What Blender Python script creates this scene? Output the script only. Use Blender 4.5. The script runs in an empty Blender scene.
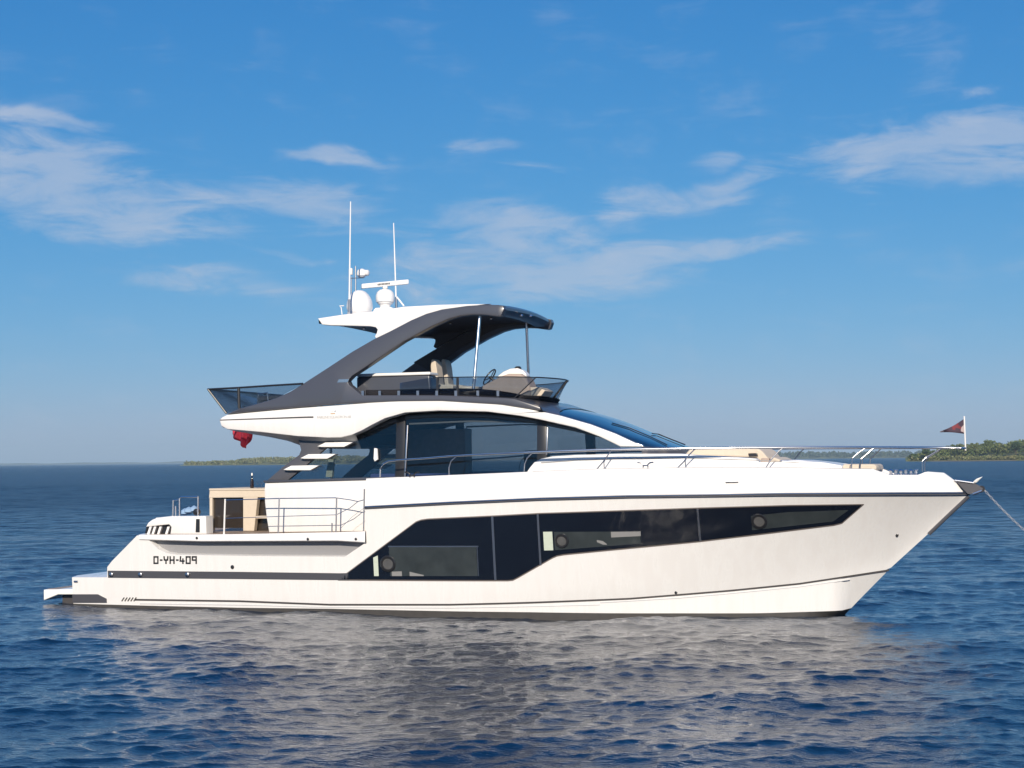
import bpy, bmesh, math, random
import numpy as np
from mathutils import Vector, Matrix, noise as mnoise

C = bpy.context.scene.collection
SC = bpy.context.scene
RND = random.Random(7)
rad = math.radians

# ------------------------------------------------------------------ camera
F = 1504.0
YAW, PITCH, ROLL = rad(18.5), math.atan(76.0 / 1504.0), rad(-0.52)
D0, HCAM, NEAR = 32.0, 3.36, 2.55
CAM = Vector((D0 * math.sin(YAW), -NEAR - D0 * math.cos(YAW), HCAM))
ROT = Matrix.Rotation(YAW, 3, 'Z') @ Matrix.Rotation(math.pi / 2 + PITCH, 3, 'X') @ Matrix.Rotation(ROLL, 3, 'Z')
cam_d = bpy.data.cameras.new('camera')
cam = bpy.data.objects.new('camera', cam_d)
C.objects.link(cam)
SC.camera = cam
cam.matrix_world = Matrix.Translation(CAM) @ ROT.to_4x4()
cam_d.sensor_width = 36.0
cam_d.lens = F * 36.0 / 1024.0
cam_d.clip_start = 0.5
cam_d.clip_end = 80000

# ------------------------------------------------------------------ light
SUN_EL, SUN_AZ = rad(27), rad(14)          # azimuth: from straight abeam (-Y) towards the bow (+X)
sdir = Vector((math.sin(SUN_AZ) * math.cos(SUN_EL), -math.cos(SUN_AZ) * math.cos(SUN_EL), math.sin(SUN_EL)))
sl = bpy.data.lights.new('sun', 'SUN')
sl.energy = 4.9
sl.angle = rad(0.5)
sl.color = (1.0, 0.885, 0.73)
so = bpy.data.objects.new('sun', sl)
C.objects.link(so)
so.rotation_euler = sdir.to_track_quat('Z', 'Y').to_euler()

W = bpy.data.worlds.new('World')
SC.world = W
W.use_nodes = True
nt = W.node_tree
for n in list(nt.nodes):
    nt.nodes.remove(n)


def nn(t, tree=None, **kw):
    n = (tree or nt).nodes.new(t)
    for k, v in kw.items():
        setattr(n, k, v)
    return n


def math_node(tree, op, a, b=None, c=None, clamp=False):
    n = tree.nodes.new('ShaderNodeMath')
    n.operation = op
    n.use_clamp = clamp
    for i, v in enumerate((a, b, c)):
        if v is None:
            continue
        if isinstance(v, (int, float)):
            n.inputs[i].default_value = v
        else:
            tree.links.new(v, n.inputs[i])
    return n.outputs[0]


sky = nn('ShaderNodeTexSky')
sky.sky_type = 'NISHITA'
sky.sun_disc = False
sky.sun_elevation = SUN_EL
# Blender: rotation 0 puts the sun at +Y, growing clockwise seen from above
sky.sun_rotation = math.atan2(sdir.x, sdir.y)
sky.altitude = 0
sky.air_density = 1.0
sky.dust_density = 0.3
sky.ozone_density = 6.0
tc = nn('ShaderNodeTexCoord')
mp = nn('ShaderNodeMapping')
mp.inputs['Rotation'].default_value = (0, 0, -YAW)
nt.links.new(tc.outputs['Generated'], mp.inputs['Vector'])
sx = nn('ShaderNodeSeparateXYZ')
nt.links.new(mp.outputs[0], sx.inputs[0])
az = math_node(nt, 'MULTIPLY', math_node(nt, 'ARCTAN2', sx.outputs[0], sx.outputs[1]), 57.2958)
el = math_node(nt, 'MULTIPLY', math_node(nt, 'ARCSINE', sx.outputs[2]), 57.2958)
cv = nn('ShaderNodeCombineXYZ')
nt.links.new(az, cv.inputs[0])
nt.links.new(el, cv.inputs[1])
# streaky noise in degrees of azimuth / elevation, used to fray the cloud banks
wmap = nn('ShaderNodeMapping')
wmap.inputs['Rotation'].default_value = (0, 0, rad(6))
wmap.inputs['Scale'].default_value = (0.28, 1.15, 1)
nt.links.new(cv.outputs[0], wmap.inputs['Vector'])
wn = nn('ShaderNodeTexNoise')
wn.inputs['Scale'].default_value = 0.9
wn.inputs['Detail'].default_value = 7
wn.inputs['Roughness'].default_value = 0.66
wn.inputs['Distortion'].default_value = 0.6
nt.links.new(wmap.outputs[0], wn.inputs['Vector'])
wn2 = nn('ShaderNodeTexNoise')
wn2.inputs['Scale'].default_value = 0.35
wn2.inputs['Detail'].default_value = 3
nt.links.new(cv.outputs[0], wn2.inputs['Vector'])
warp = nn('ShaderNodeVectorMath', operation='MULTIPLY_ADD')
nt.links.new(wn2.outputs['Color'], warp.inputs[0])
warp.inputs[1].default_value = (3.0, 1.2, 0)
vs = nn('ShaderNodeVectorMath', operation='SUBTRACT')
nt.links.new(cv.outputs[0], vs.inputs[0])
vs.inputs[1].default_value = (1.5, 0.6, 0)
nt.links.new(vs.outputs[0], warp.inputs[2])


def px2ang(x, y):
    hor = 460.0 - (x - 512) * math.tan(rad(0.52))
    return math.degrees(math.atan((x - 512) / F)), math.degrees(math.atan((hor - y) / F))


# cloud banks: centre and half size in the photograph's pixels (turned into angles on the sky), tilt, strength
clouds = [(60, 185, 115, 36, 4, 1.0), (110, 205, 150, 30, 6, 1.0), (200, 210, 160, 26, 3, .8), (290, 203, 110, 20, 2, .9), (70, 236, 140, 12, 3, .7),
          (45, 132, 75, 8, 6, .85), (335, 154, 62, 9, 3, .85), (478, 145, 48, 7, 4, .5), (545, 168, 40, 5, 4, .5),
          (215, 279, 110, 14, 3, .75), (540, 268, 190, 30, -2, 1.0), (600, 260, 140, 16, -6, .8), (720, 253, 90, 11, -9, .95), (500, 285, 150, 12, 1, .7),
          (690, 196, 100, 16, -8, .9), (640, 192, 40, 8, 2, .6), (535, 235, 110, 26, 10, .95), (720, 156, 50, 10, -14, .5),
          (940, 158, 140, 32, -6, .9), (890, 150, 100, 14, -10, .9), (990, 160, 80, 34, 4, .9), (1000, 103, 40, 6, -10, .5),
          (440, 230, 90, 16, 5, .45), (590, 305, 28, 4, 0, .5), (860, 425, 50, 3, -3, .5), (300, 258, 60, 4, 4, .5), (150, 262, 120, 6, 6, .35),
          (-160, 200, 160, 30, 5, .8), (1180, 190, 150, 24, -6, .8), (1230, 300, 130, 14, -4, .6), (-140, 330, 150, 14, 4, .5)]
acc = None
for (cx, cy, hw, hh, tilt, st) in clouds:
    a0, e0 = px2ang(cx, cy)
    m = nn('ShaderNodeMapping', vector_type='TEXTURE')
    m.inputs['Location'].default_value = (a0, e0, 0)
    m.inputs['Rotation'].default_value = (0, 0, rad(-tilt))
    m.inputs['Scale'].default_value = (hw / F * 57.3 * 1.45, hh / F * 57.3 * 1.9, 1)
    nt.links.new(warp.outputs[0], m.inputs['Vector'])
    ln = nn('ShaderNodeVectorMath', operation='LENGTH')
    nt.links.new(m.outputs[0], ln.inputs[0])
    mr = nn('ShaderNodeMapRange', interpolation_type='SMOOTHSTEP')
    nt.links.new(ln.outputs['Value'], mr.inputs['Value'])
    mr.inputs['From Min'].default_value = 1.0
    mr.inputs['From Max'].default_value = 0.15
    mr.inputs['To Min'].default_value = 0
    mr.inputs['To Max'].default_value = st
    acc = mr.outputs[0] if acc is None else math_node(nt, 'MAXIMUM', acc, mr.outputs[0])
frayed = math_node(nt, 'MULTIPLY_ADD', acc, 1.0, math_node(nt, 'MULTIPLY_ADD', wn.outputs['Fac'], 2.9, -1.55))
mr = nn('ShaderNodeMapRange', interpolation_type='SMOOTHSTEP')
nt.links.new(frayed, mr.inputs['Value'])
mr.inputs['From Min'].default_value = 0.0
mr.inputs['From Max'].default_value = 1.1
mr.inputs['To Max'].default_value = 0.54
cloud_fac = math_node(nt, 'MULTIPLY', mr.outputs[0], math_node(nt, 'MULTIPLY', acc, 1.5, clamp=True), clamp=True)
veil = nn('ShaderNodeMapRange', interpolation_type='SMOOTHSTEP')
nt.links.new(math_node(nt, 'MULTIPLY', wn.outputs['Fac'], wn2.outputs['Fac']), veil.inputs['Value'])
veil.inputs['From Min'].default_value = 0.24
veil.inputs['From Max'].default_value = 0.48
veil.inputs['To Max'].default_value = 0.16
cloud_fac = math_node(nt, 'ADD', cloud_fac, veil.outputs[0], clamp=True)
cmix = nn('ShaderNodeMix', data_type='RGBA')
nt.links.new(cloud_fac, cmix.inputs['Factor'])
CLOUD_A = cmix.inputs['A']
# grade of the physical sky: each channel gets its own contrast, as a camera's colour response does
sp_ = nn('ShaderNodeSeparateColor')
nt.links.new(sky.outputs[0], sp_.inputs[0])
cb_ = nn('ShaderNodeCombineColor')
for ch_, (gain, pw) in enumerate(((0.56, 1.55), (0.52, .76), (.70, .46))):
    v_ = math_node(nt, 'POWER', math_node(nt, 'MULTIPLY', sp_.outputs[ch_], 0.12), pw)
    v_ = math_node(nt, 'MINIMUM', math_node(nt, 'MULTIPLY', v_, gain / 0.12), 14.0)
    nt.links.new(v_, cb_.inputs[ch_])
nt.links.new(cb_.outputs[0], CLOUD_A)
cmix.inputs['B'].default_value = (4.3, 4.8, 5.8, 1)
bg = nn('ShaderNodeBackground')
bg.inputs['Strength'].default_value = 0.103
nt.links.new(cmix.outputs['Result'], bg.inputs['Color'])
wo = nn('ShaderNodeOutputWorld')
nt.links.new(bg.outputs[0], wo.inputs['Surface'])

vw = SC.view_settings
vw.view_transform = 'Standard'
vw.look = 'None'
vw.exposure = 0.22
vw.gamma = 1.0
vw.use_curve_mapping = False
SC.cycles.max_bounces = 10
SC.cycles.transparent_max_bounces = 24
SC.cycles.caustics_reflective = False
SC.cycles.caustics_refractive = False
SC.cycles.sample_clamp_indirect = 6.0

# ------------------------------------------------------------------ helpers


def P(px, py, s):
    """boat-frame point that the photograph shows at px,py if it lies s metres to starboard of the centreline"""
    d = ROT @ Vector(((px - 512) / F, -(py - 384) / F, -1))
    t = (-s - CAM.y) / d.y
    return CAM + d * t


def solve(px, py, fs, n=40):
    s = 2.0
    for _ in range(n):
        p = P(px, py, s)
        s = 0.5 * s + 0.5 * (fs(p.x, p.z) if callable(fs) else fs)
    p = P(px, py, s)
    return p.x, s, p.z


def mesh_obj(name, verts, faces, mat, parent=None, smooth=True, recalc=True, bevel=0, solid=0, angle=40):
    me = bpy.data.meshes.new(name)
    me.from_pydata([tuple(v) for v in verts], [], [tuple(f) for f in faces])
    if recalc:
        bm = bmesh.new()
        bm.from_mesh(me)
        bmesh.ops.remove_doubles(bm, verts=bm.verts, dist=1e-5)
        bmesh.ops.recalc_face_normals(bm, faces=bm.faces)
        bm.to_mesh(me)
        bm.free()
    o = bpy.data.objects.new(name, me)
    C.objects.link(o)
    if mat:
        me.materials.append(mat)
    if parent:
        o.parent = parent
    if smooth:
        me.shade_smooth()
        try:
            me.set_sharp_from_angle(angle=rad(angle))
        except Exception:
            pass
    if solid:
        m = o.modifiers.new('solid', 'SOLIDIFY')
        m.thickness = solid
        m.offset = 0
    if bevel:
        m = o.modifiers.new('bevel', 'BEVEL')
        m.width = bevel
        m.segments = 3
        m.limit_method = 'ANGLE'
        m.angle_limit = rad(35)
    return o


class MB:
    """collects shapes into one mesh"""
    def __init__(self):
        self.v, self.f = [], []

    def add(self, vs, fs):
        b = len(self.v)
        self.v += [tuple(x) for x in vs]
        self.f += [tuple(b + i for i in f) for f in fs]
        return self

    def box(self, lo, hi):
        (x0, y0, z0), (x1, y1, z1) = lo, hi
        vs = [(x0, y0, z0), (x1, y0, z0), (x1, y1, z0), (x0, y1, z0), (x0, y0, z1), (x1, y0, z1), (x1, y1, z1), (x0, y1, z1)]
        return self.add(vs, [(0, 3, 2, 1), (4, 5, 6, 7), (0, 1, 5, 4), (1, 2, 6, 5), (2, 3, 7, 6), (3, 0, 4, 7)])

    def hexa(self, a, b):
        """two quads (lists of 4 points) joined"""
        return self.add(list(a) + list(b), [(0, 3, 2, 1), (4, 5, 6, 7), (0, 1, 5, 4), (1, 2, 6, 5), (2, 3, 7, 6), (3, 0, 4, 7)])

    def tube(self, pts, r, n=8, r2=None):
        pts = [Vector(p) for p in pts]
        rings = []
        for i, p in enumerate(pts):
            a = pts[max(i - 1, 0)]
            b = pts[min(i + 1, len(pts) - 1)]
            t = (b - a).normalized()
            up = Vector((0, 0, 1)) if abs(t.z) < 0.9 else Vector((0, 1, 0))
            u = t.cross(up).normalized()
            w = t.cross(u)
            rr = r if r2 is None else r + (r2 - r) * i / (len(pts) - 1)
            rings.append([p + (u * math.cos(2 * math.pi * k / n) + w * math.sin(2 * math.pi * k / n)) * rr for k in range(n)])
        vs = [q for ring in rings for q in ring]
        fs = []
        for i in range(len(rings) - 1):
            for k in range(n):
                fs.append((i * n + k, i * n + (k + 1) % n, (i + 1) * n + (k + 1) % n, (i + 1) * n + k))
        fs.append(tuple(range(n))[::-1])
        fs.append(tuple((len(rings) - 1) * n + k for k in range(n)))
        return self.add(vs, fs)

    def lathe(self, c, prof, n=32, axis='Z'):
        """prof: (radius, height)"""
        c = Vector(c)
        vs = []
        for (r, h) in prof:
            for k in range(n):
                a = 2 * math.pi * k / n
                if axis == 'Z':
                    vs.append(c + Vector((r * math.cos(a), r * math.sin(a), h)))
                elif axis == 'Y':
                    vs.append(c + Vector((r * math.cos(a), h, r * math.sin(a))))
                else:
                    vs.append(c + Vector((h, r * math.cos(a), r * math.sin(a))))
        fs = []
        for i in range(len(prof) - 1):
            for k in range(n):
                fs.append((i * n + k, i * n + (k + 1) % n, (i + 1) * n + (k + 1) % n, (i + 1) * n + k))
        fs.append(tuple(range(n)))
        fs.append(tuple((len(prof) - 1) * n + k for k in range(n)))
        return self.add(vs, fs)

    def rows(self, rows, mirror=False):
        n = len(rows[0])
        for sgn in ((1, -1) if mirror else (1,)):
            vs = [(p[0], p[1] * sgn, p[2]) for r in rows for p in r]
            fs = []
            for i in range(len(rows) - 1):
                for j in range(n - 1):
                    fs.append((i * n + j, i * n + j + 1, (i + 1) * n + j + 1, (i + 1) * n + j))
            self.add(vs, fs)
        return self

    def build(self, name, mat, parent=None, **kw):
        return mesh_obj(name, self.v, self.f, mat, parent, **kw)

    def build_each(self, name, mat, parent=None, **kw):
        """one object per add() call group that shares no face: each loose piece is a part of its own"""
        par = list(range(len(self.v)))

        def find(a):
            while par[a] != a:
                par[a] = par[par[a]]
                a = par[a]
            return a
        for f in self.f:
            r = find(f[0])
            for k in f[1:]:
                par[find(k)] = r
        groups = {}
        for f in self.f:
            groups.setdefault(find(f[0]), []).append(f)
        res = []
        for fs_list in groups.values():
            idx = sorted({k for f in fs_list for k in f})
            mp_ = {k: n for n, k in enumerate(idx)}
            res.append(mesh_obj(name, [self.v[k] for k in idx], [tuple(mp_[k] for k in f) for f in fs_list], mat, parent, **kw))
        return res


def tag(o, label=None, cat=None, group=None, kind=None):
    if label:
        o['label'] = label
    if cat:
        o['category'] = cat
    if group:
        o['group'] = group
    if kind:
        o['kind'] = kind
    return o


def empty(name, loc=(0, 0, 0)):
    o = bpy.data.objects.new(name, None)
    C.objects.link(o)
    o.location = loc
    o.empty_display_size = 0.3
    return o


def spline(pts, n):
    """Catmull-Rom resample"""
    pts = [Vector(p) for p in pts]
    out = []
    m = len(pts) - 1
    for i in range(n):
        t = i / (n - 1) * m
        k = min(int(t), m - 1)
        u = t - k
        p0, p1, p2, p3 = pts[max(k - 1, 0)], pts[k], pts[k + 1], pts[min(k + 2, m)]
        out.append(0.5 * ((2 * p1) + (p2 - p0) * u + (2 * p0 - 5 * p1 + 4 * p2 - p3) * u * u + (3 * p1 - p0 - 3 * p2 + p3) * u ** 3))
    return out


def plate(name, px, fs, thick, mat, parent, sides=(-1, 1), bevel=0.012, label=None, smoothpx=True):
    """a slab traced in profile: px points solved onto starboard offset fs, extruded inboard by thick, and its twin to port"""
    pts = [solve(x, y, fs) for (x, y) in px]
    res = []
    for sg in sides:
        bm = bmesh.new()
        a = [bm.verts.new((x, sg * s, z)) for (x, s, z) in pts]
        b = [bm.verts.new((x, sg * (s - thick), z)) for (x, s, z) in pts]
        bm.faces.new(a)
        bm.faces.new(b[::-1])
        n = len(a)
        for i in range(n):
            bm.faces.new((a[i], a[(i + 1) % n], b[(i + 1) % n], b[i]))
        bmesh.ops.recalc_face_normals(bm, faces=bm.faces)
        if bevel:
            es = [e for e in bm.edges if (e.verts[0] in a and e.verts[1] in a)]
            try:
                bmesh.ops.bevel(bm, geom=es, offset=bevel, segments=2, affect='EDGES', profile=0.5, clamp_overlap=True)
            except Exception:
                pass
        bmesh.ops.triangulate(bm, faces=[f for f in bm.faces if len(f.verts) > 4])
        me = bpy.data.meshes.new(name)
        bm.to_mesh(me)
        bm.free()
        me.materials.append(mat)
        me.shade_smooth()
        me.set_sharp_from_angle(angle=rad(35))
        o = bpy.data.objects.new(name, me)
        C.objects.link(o)
        o.parent = parent
        if label:
            o['label'] = label
        res.append(o)
    return res


# ------------------------------------------------------------------ materials


def mat(name, col, rough=0.4, metal=0.0, coat=0.0, bump=0.0, bscale=30, var=0.0, vscale=3.0, spec=0.5, sheen=0.0, ior=1.5):
    m = bpy.data.materials.new(name)
    m.use_nodes = True
    t = m.node_tree
    b = t.nodes['Principled BSDF']
    b.inputs['Base Color'].default_value = (*col, 1)
    b.inputs['Roughness'].default_value = rough
    b.inputs['Metallic'].default_value = metal
    b.inputs['Coat Weight'].default_value = coat
    b.inputs['Coat Roughness'].default_value = 0.04
    b.inputs['Specular IOR Level'].default_value = spec
    b.inputs['IOR'].default_value = ior
    co = t.nodes.new('ShaderNodeTexCoord')
    if var:
        n = t.nodes.new('ShaderNodeTexNoise')
        n.inputs['Scale'].default_value = vscale
        n.inputs['Detail'].default_value = 5
        t.links.new(co.outputs['Object'], n.inputs['Vector'])
        mx = t.nodes.new('ShaderNodeMix')
        mx.data_type = 'RGBA'
        mx.inputs['A'].default_value = (*[c * (1 - var) for c in col], 1)
        mx.inputs['B'].default_value = (*[min(1, c * (1 + var)) for c in col], 1)
        t.links.new(n.outputs['Fac'], mx.inputs['Factor'])
        t.links.new(mx.outputs['Result'], b.inputs['Base Color'])
    if bump:
        n = t.nodes.new('ShaderNodeTexNoise')
        n.inputs['Scale'].default_value = bscale
        n.inputs['Detail'].default_value = 4
        t.links.new(co.outputs['Object'], n.inputs['Vector'])
        bp = t.nodes.new('ShaderNodeBump')
        bp.inputs['Strength'].default_value = 1
        bp.inputs['Distance'].default_value = bump
        t.links.new(n.outputs['Fac'], bp.inputs['Height'])
        t.links.new(bp.outputs[0], b.inputs['Normal'])
    return m


WHITE = mat('white_gelcoat', (0.80, 0.79, 0.77), 0.28, coat=0.6, var=0.02, vscale=0.8, bump=0.002, bscale=0.6)
_t = WHITE.node_tree
_b = _t.nodes['Principled BSDF']
_co = _t.nodes.new('ShaderNodeTexCoord')
_m = _t.nodes.new('ShaderNodeMapping')
_m.inputs['Scale'].default_value = (5.0, 5.0, 0.35)
_t.links.new(_co.outputs['Object'], _m.inputs['Vector'])
_n = _t.nodes.new('ShaderNodeTexNoise')
_n.inputs['Scale'].default_value = 1.0
_n.inputs['Detail'].default_value = 6
_t.links.new(_m.outputs[0], _n.inputs['Vector'])
_r = _t.nodes.new('ShaderNodeValToRGB')
_r.color_ramp.elements[0].position = .38
_r.color_ramp.elements[0].color = (.735, .722, .708, 1)
_r.color_ramp.elements[1].position = .52
_r.color_ramp.elements[1].color = (.755, .747, .735, 1)
_t.links.new(_n.outputs['Fac'], _r.inputs[0])
_t.links.new(_r.outputs[0], _b.inputs['Base Color'])
_q = _t.nodes.new('ShaderNodeMapRange')
_t.links.new(_n.outputs['Fac'], _q.inputs['Value'])
_q.inputs['From Min'].default_value = .3
_q.inputs['From Max'].default_value = .7
_q.inputs['To Min'].default_value = .38
_q.inputs['To Max'].default_value = .22
_t.links.new(_q.outputs[0], _b.inputs['Roughness'])
WHITE2 = mat('white_moulding', (0.78, 0.77, 0.75), 0.35, coat=0.3)
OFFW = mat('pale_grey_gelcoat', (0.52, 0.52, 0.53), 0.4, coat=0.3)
INNER = mat('inner_trim', (0.20, 0.21, 0.21), 0.6)
MATTE = mat('matt_lining', (0.02, 0.02, 0.024), 0.9, spec=0.1)
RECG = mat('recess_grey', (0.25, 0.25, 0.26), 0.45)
GREY = mat('graphite_paint', (0.060, 0.064, 0.080), 0.33, coat=0.5, var=0.04, vscale=2)
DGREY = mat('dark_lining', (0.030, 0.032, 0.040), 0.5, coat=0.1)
BLACK = mat('black_trim', (0.018, 0.018, 0.020), 0.3, coat=0.3)
BAND = mat('slate_band', (0.07, 0.07, 0.08), 0.35, coat=0.3)
ANTIF = mat('antifouling', (0.055, 0.052, 0.05), 0.7, var=0.3, vscale=6)
STEEL = mat('polished_steel', (0.74, 0.73, 0.72), 0.24, metal=1.0)
STEELD = mat('brushed_steel', (0.45, 0.45, 0.47), 0.3, metal=1.0)
STRIPE = mat('stripe_tape', (0.06, 0.055, 0.055), 0.4)
CREAM = mat('cream_leather', (0.55, 0.48, 0.39), 0.6, var=0.12, vscale=9, bump=0.01, bscale=8)
BEIGE = mat('beige_fabric', (0.58, 0.50, 0.40), 0.8, var=0.08, vscale=12, bump=0.004, bscale=60)
TAUPE = mat('taupe_cover', (0.40, 0.32, 0.27), 0.75, var=0.12, vscale=7, bump=0.01, bscale=9)
BLUEC = mat('blue_cushion', (0.10, 0.14, 0.38), 0.8, bump=0.004, bscale=50)
SMOKE = mat('smoked_panel', (0.03, 0.024, 0.02), 0.12, coat=0.5)
WINGREY = mat('bronze_trim', (0.13, 0.11, 0.10), 0.4)
RED = mat('red_bunting', (0.72, 0.05, 0.08), 0.8, bump=0.01, bscale=12)
WOODD = mat('oak_veneer', (0.24, 0.20, 0.17), 0.35, var=0.3, vscale=8)
CARPET = mat('saloon_carpet', (0.16, 0.15, 0.15), 0.9)
CURT = mat('pale_curtain', (0.50, 0.56, 0.47), 0.8, bump=0.01, bscale=20)


def teak():
    m = mat('teak_deck', (0.30, 0.22, 0.16), 0.6)
    t = m.node_tree
    b = t.nodes['Principled BSDF']
    co = t.nodes.new('ShaderNodeTexCoord')
    w = t.nodes.new('ShaderNodeTexWave')
    w.bands_direction = 'Y'
    w.inputs['Scale'].default_value = 2.6
    w.inputs['Distortion'].default_value = 0.0
    t.links.new(co.outputs['Object'], w.inputs['Vector'])
    r = t.nodes.new('ShaderNodeValToRGB')
    r.color_ramp.elements[0].position = 0.03
    r.color_ramp.elements[0].color = (0.03, 0.025, 0.02, 1)
    r.color_ramp.elements[1].position = 0.1
    r.color_ramp.elements[1].color = (0.36, 0.27, 0.20, 1)
    t.links.new(w.outputs['Fac'], r.inputs[0])
    t.links.new(r.outputs[0], b.inputs['Base Color'])
    return m


TEAK = teak()


def glass(name, tint, refl=1.0, rough=0.01):
    m = bpy.data.materials.new(name)
    m.use_nodes = True
    t = m.node_tree
    for n in list(t.nodes):
        t.nodes.remove(n)
    tr = t.nodes.new('ShaderNodeBsdfTransparent')
    tr.inputs[0].default_value = (*tint, 1)
    gl = t.nodes.new('ShaderNodeBsdfGlossy')
    gl.inputs['Color'].default_value = (1, 1, 1, 1)
    gl.inputs['Roughness'].default_value = rough
    fr = t.nodes.new('ShaderNodeFresnel')
    ge = t.nodes.new('ShaderNodeNewGeometry')      # same reflectance entering and leaving the thin pane
    t.links.new(math_node(t, 'MULTIPLY_ADD', ge.outputs['Backfacing'], 1 / 1.5 - 1.5, 1.5), fr.inputs['IOR'])
    mul = math_node(t, 'MULTIPLY', fr.outputs[0], 1.5 * refl, clamp=True)
    mx = t.nodes.new('ShaderNodeMixShader')
    t.links.new(mul, mx.inputs[0])
    t.links.new(tr.outputs[0], mx.inputs[1])
    t.links.new(gl.outputs[0], mx.inputs[2])
    o = t.nodes.new('ShaderNodeOutputMaterial')
    t.links.new(mx.outputs[0], o.inputs[0])
    return m


GLASS = glass('tinted_glass', (0.71, 0.73, 0.74), refl=.7)
GLASSD = glass('dark_glass', (0.18, 0.20, 0.23))
GLASSF = glass('smoked_screen', (0.62, 0.67, 0.72), refl=.6)
WSHIELD = mat('windscreen_glass', (0.008, 0.03, 0.07), 0.03, coat=0.3, spec=0.6)
HULLGL = mat('hull_glass', (0.006, 0.008, 0.014), 0.09, spec=0.6, bump=0.0015, bscale=1.5)
PANEGL = mat('cabin_pane', (0.034, 0.041, 0.043), 0.05, spec=0.6, var=.5, vscale=3, bump=0.006, bscale=2.2)
RINGGL = mat('porthole_glass', (0.09, 0.09, 0.09), 0.1, spec=0.6, var=.4, vscale=6)
CABIN = mat('cabin_upholstery', (0.22, 0.22, 0.22), 0.7)

# ------------------------------------------------------------------ water


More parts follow.
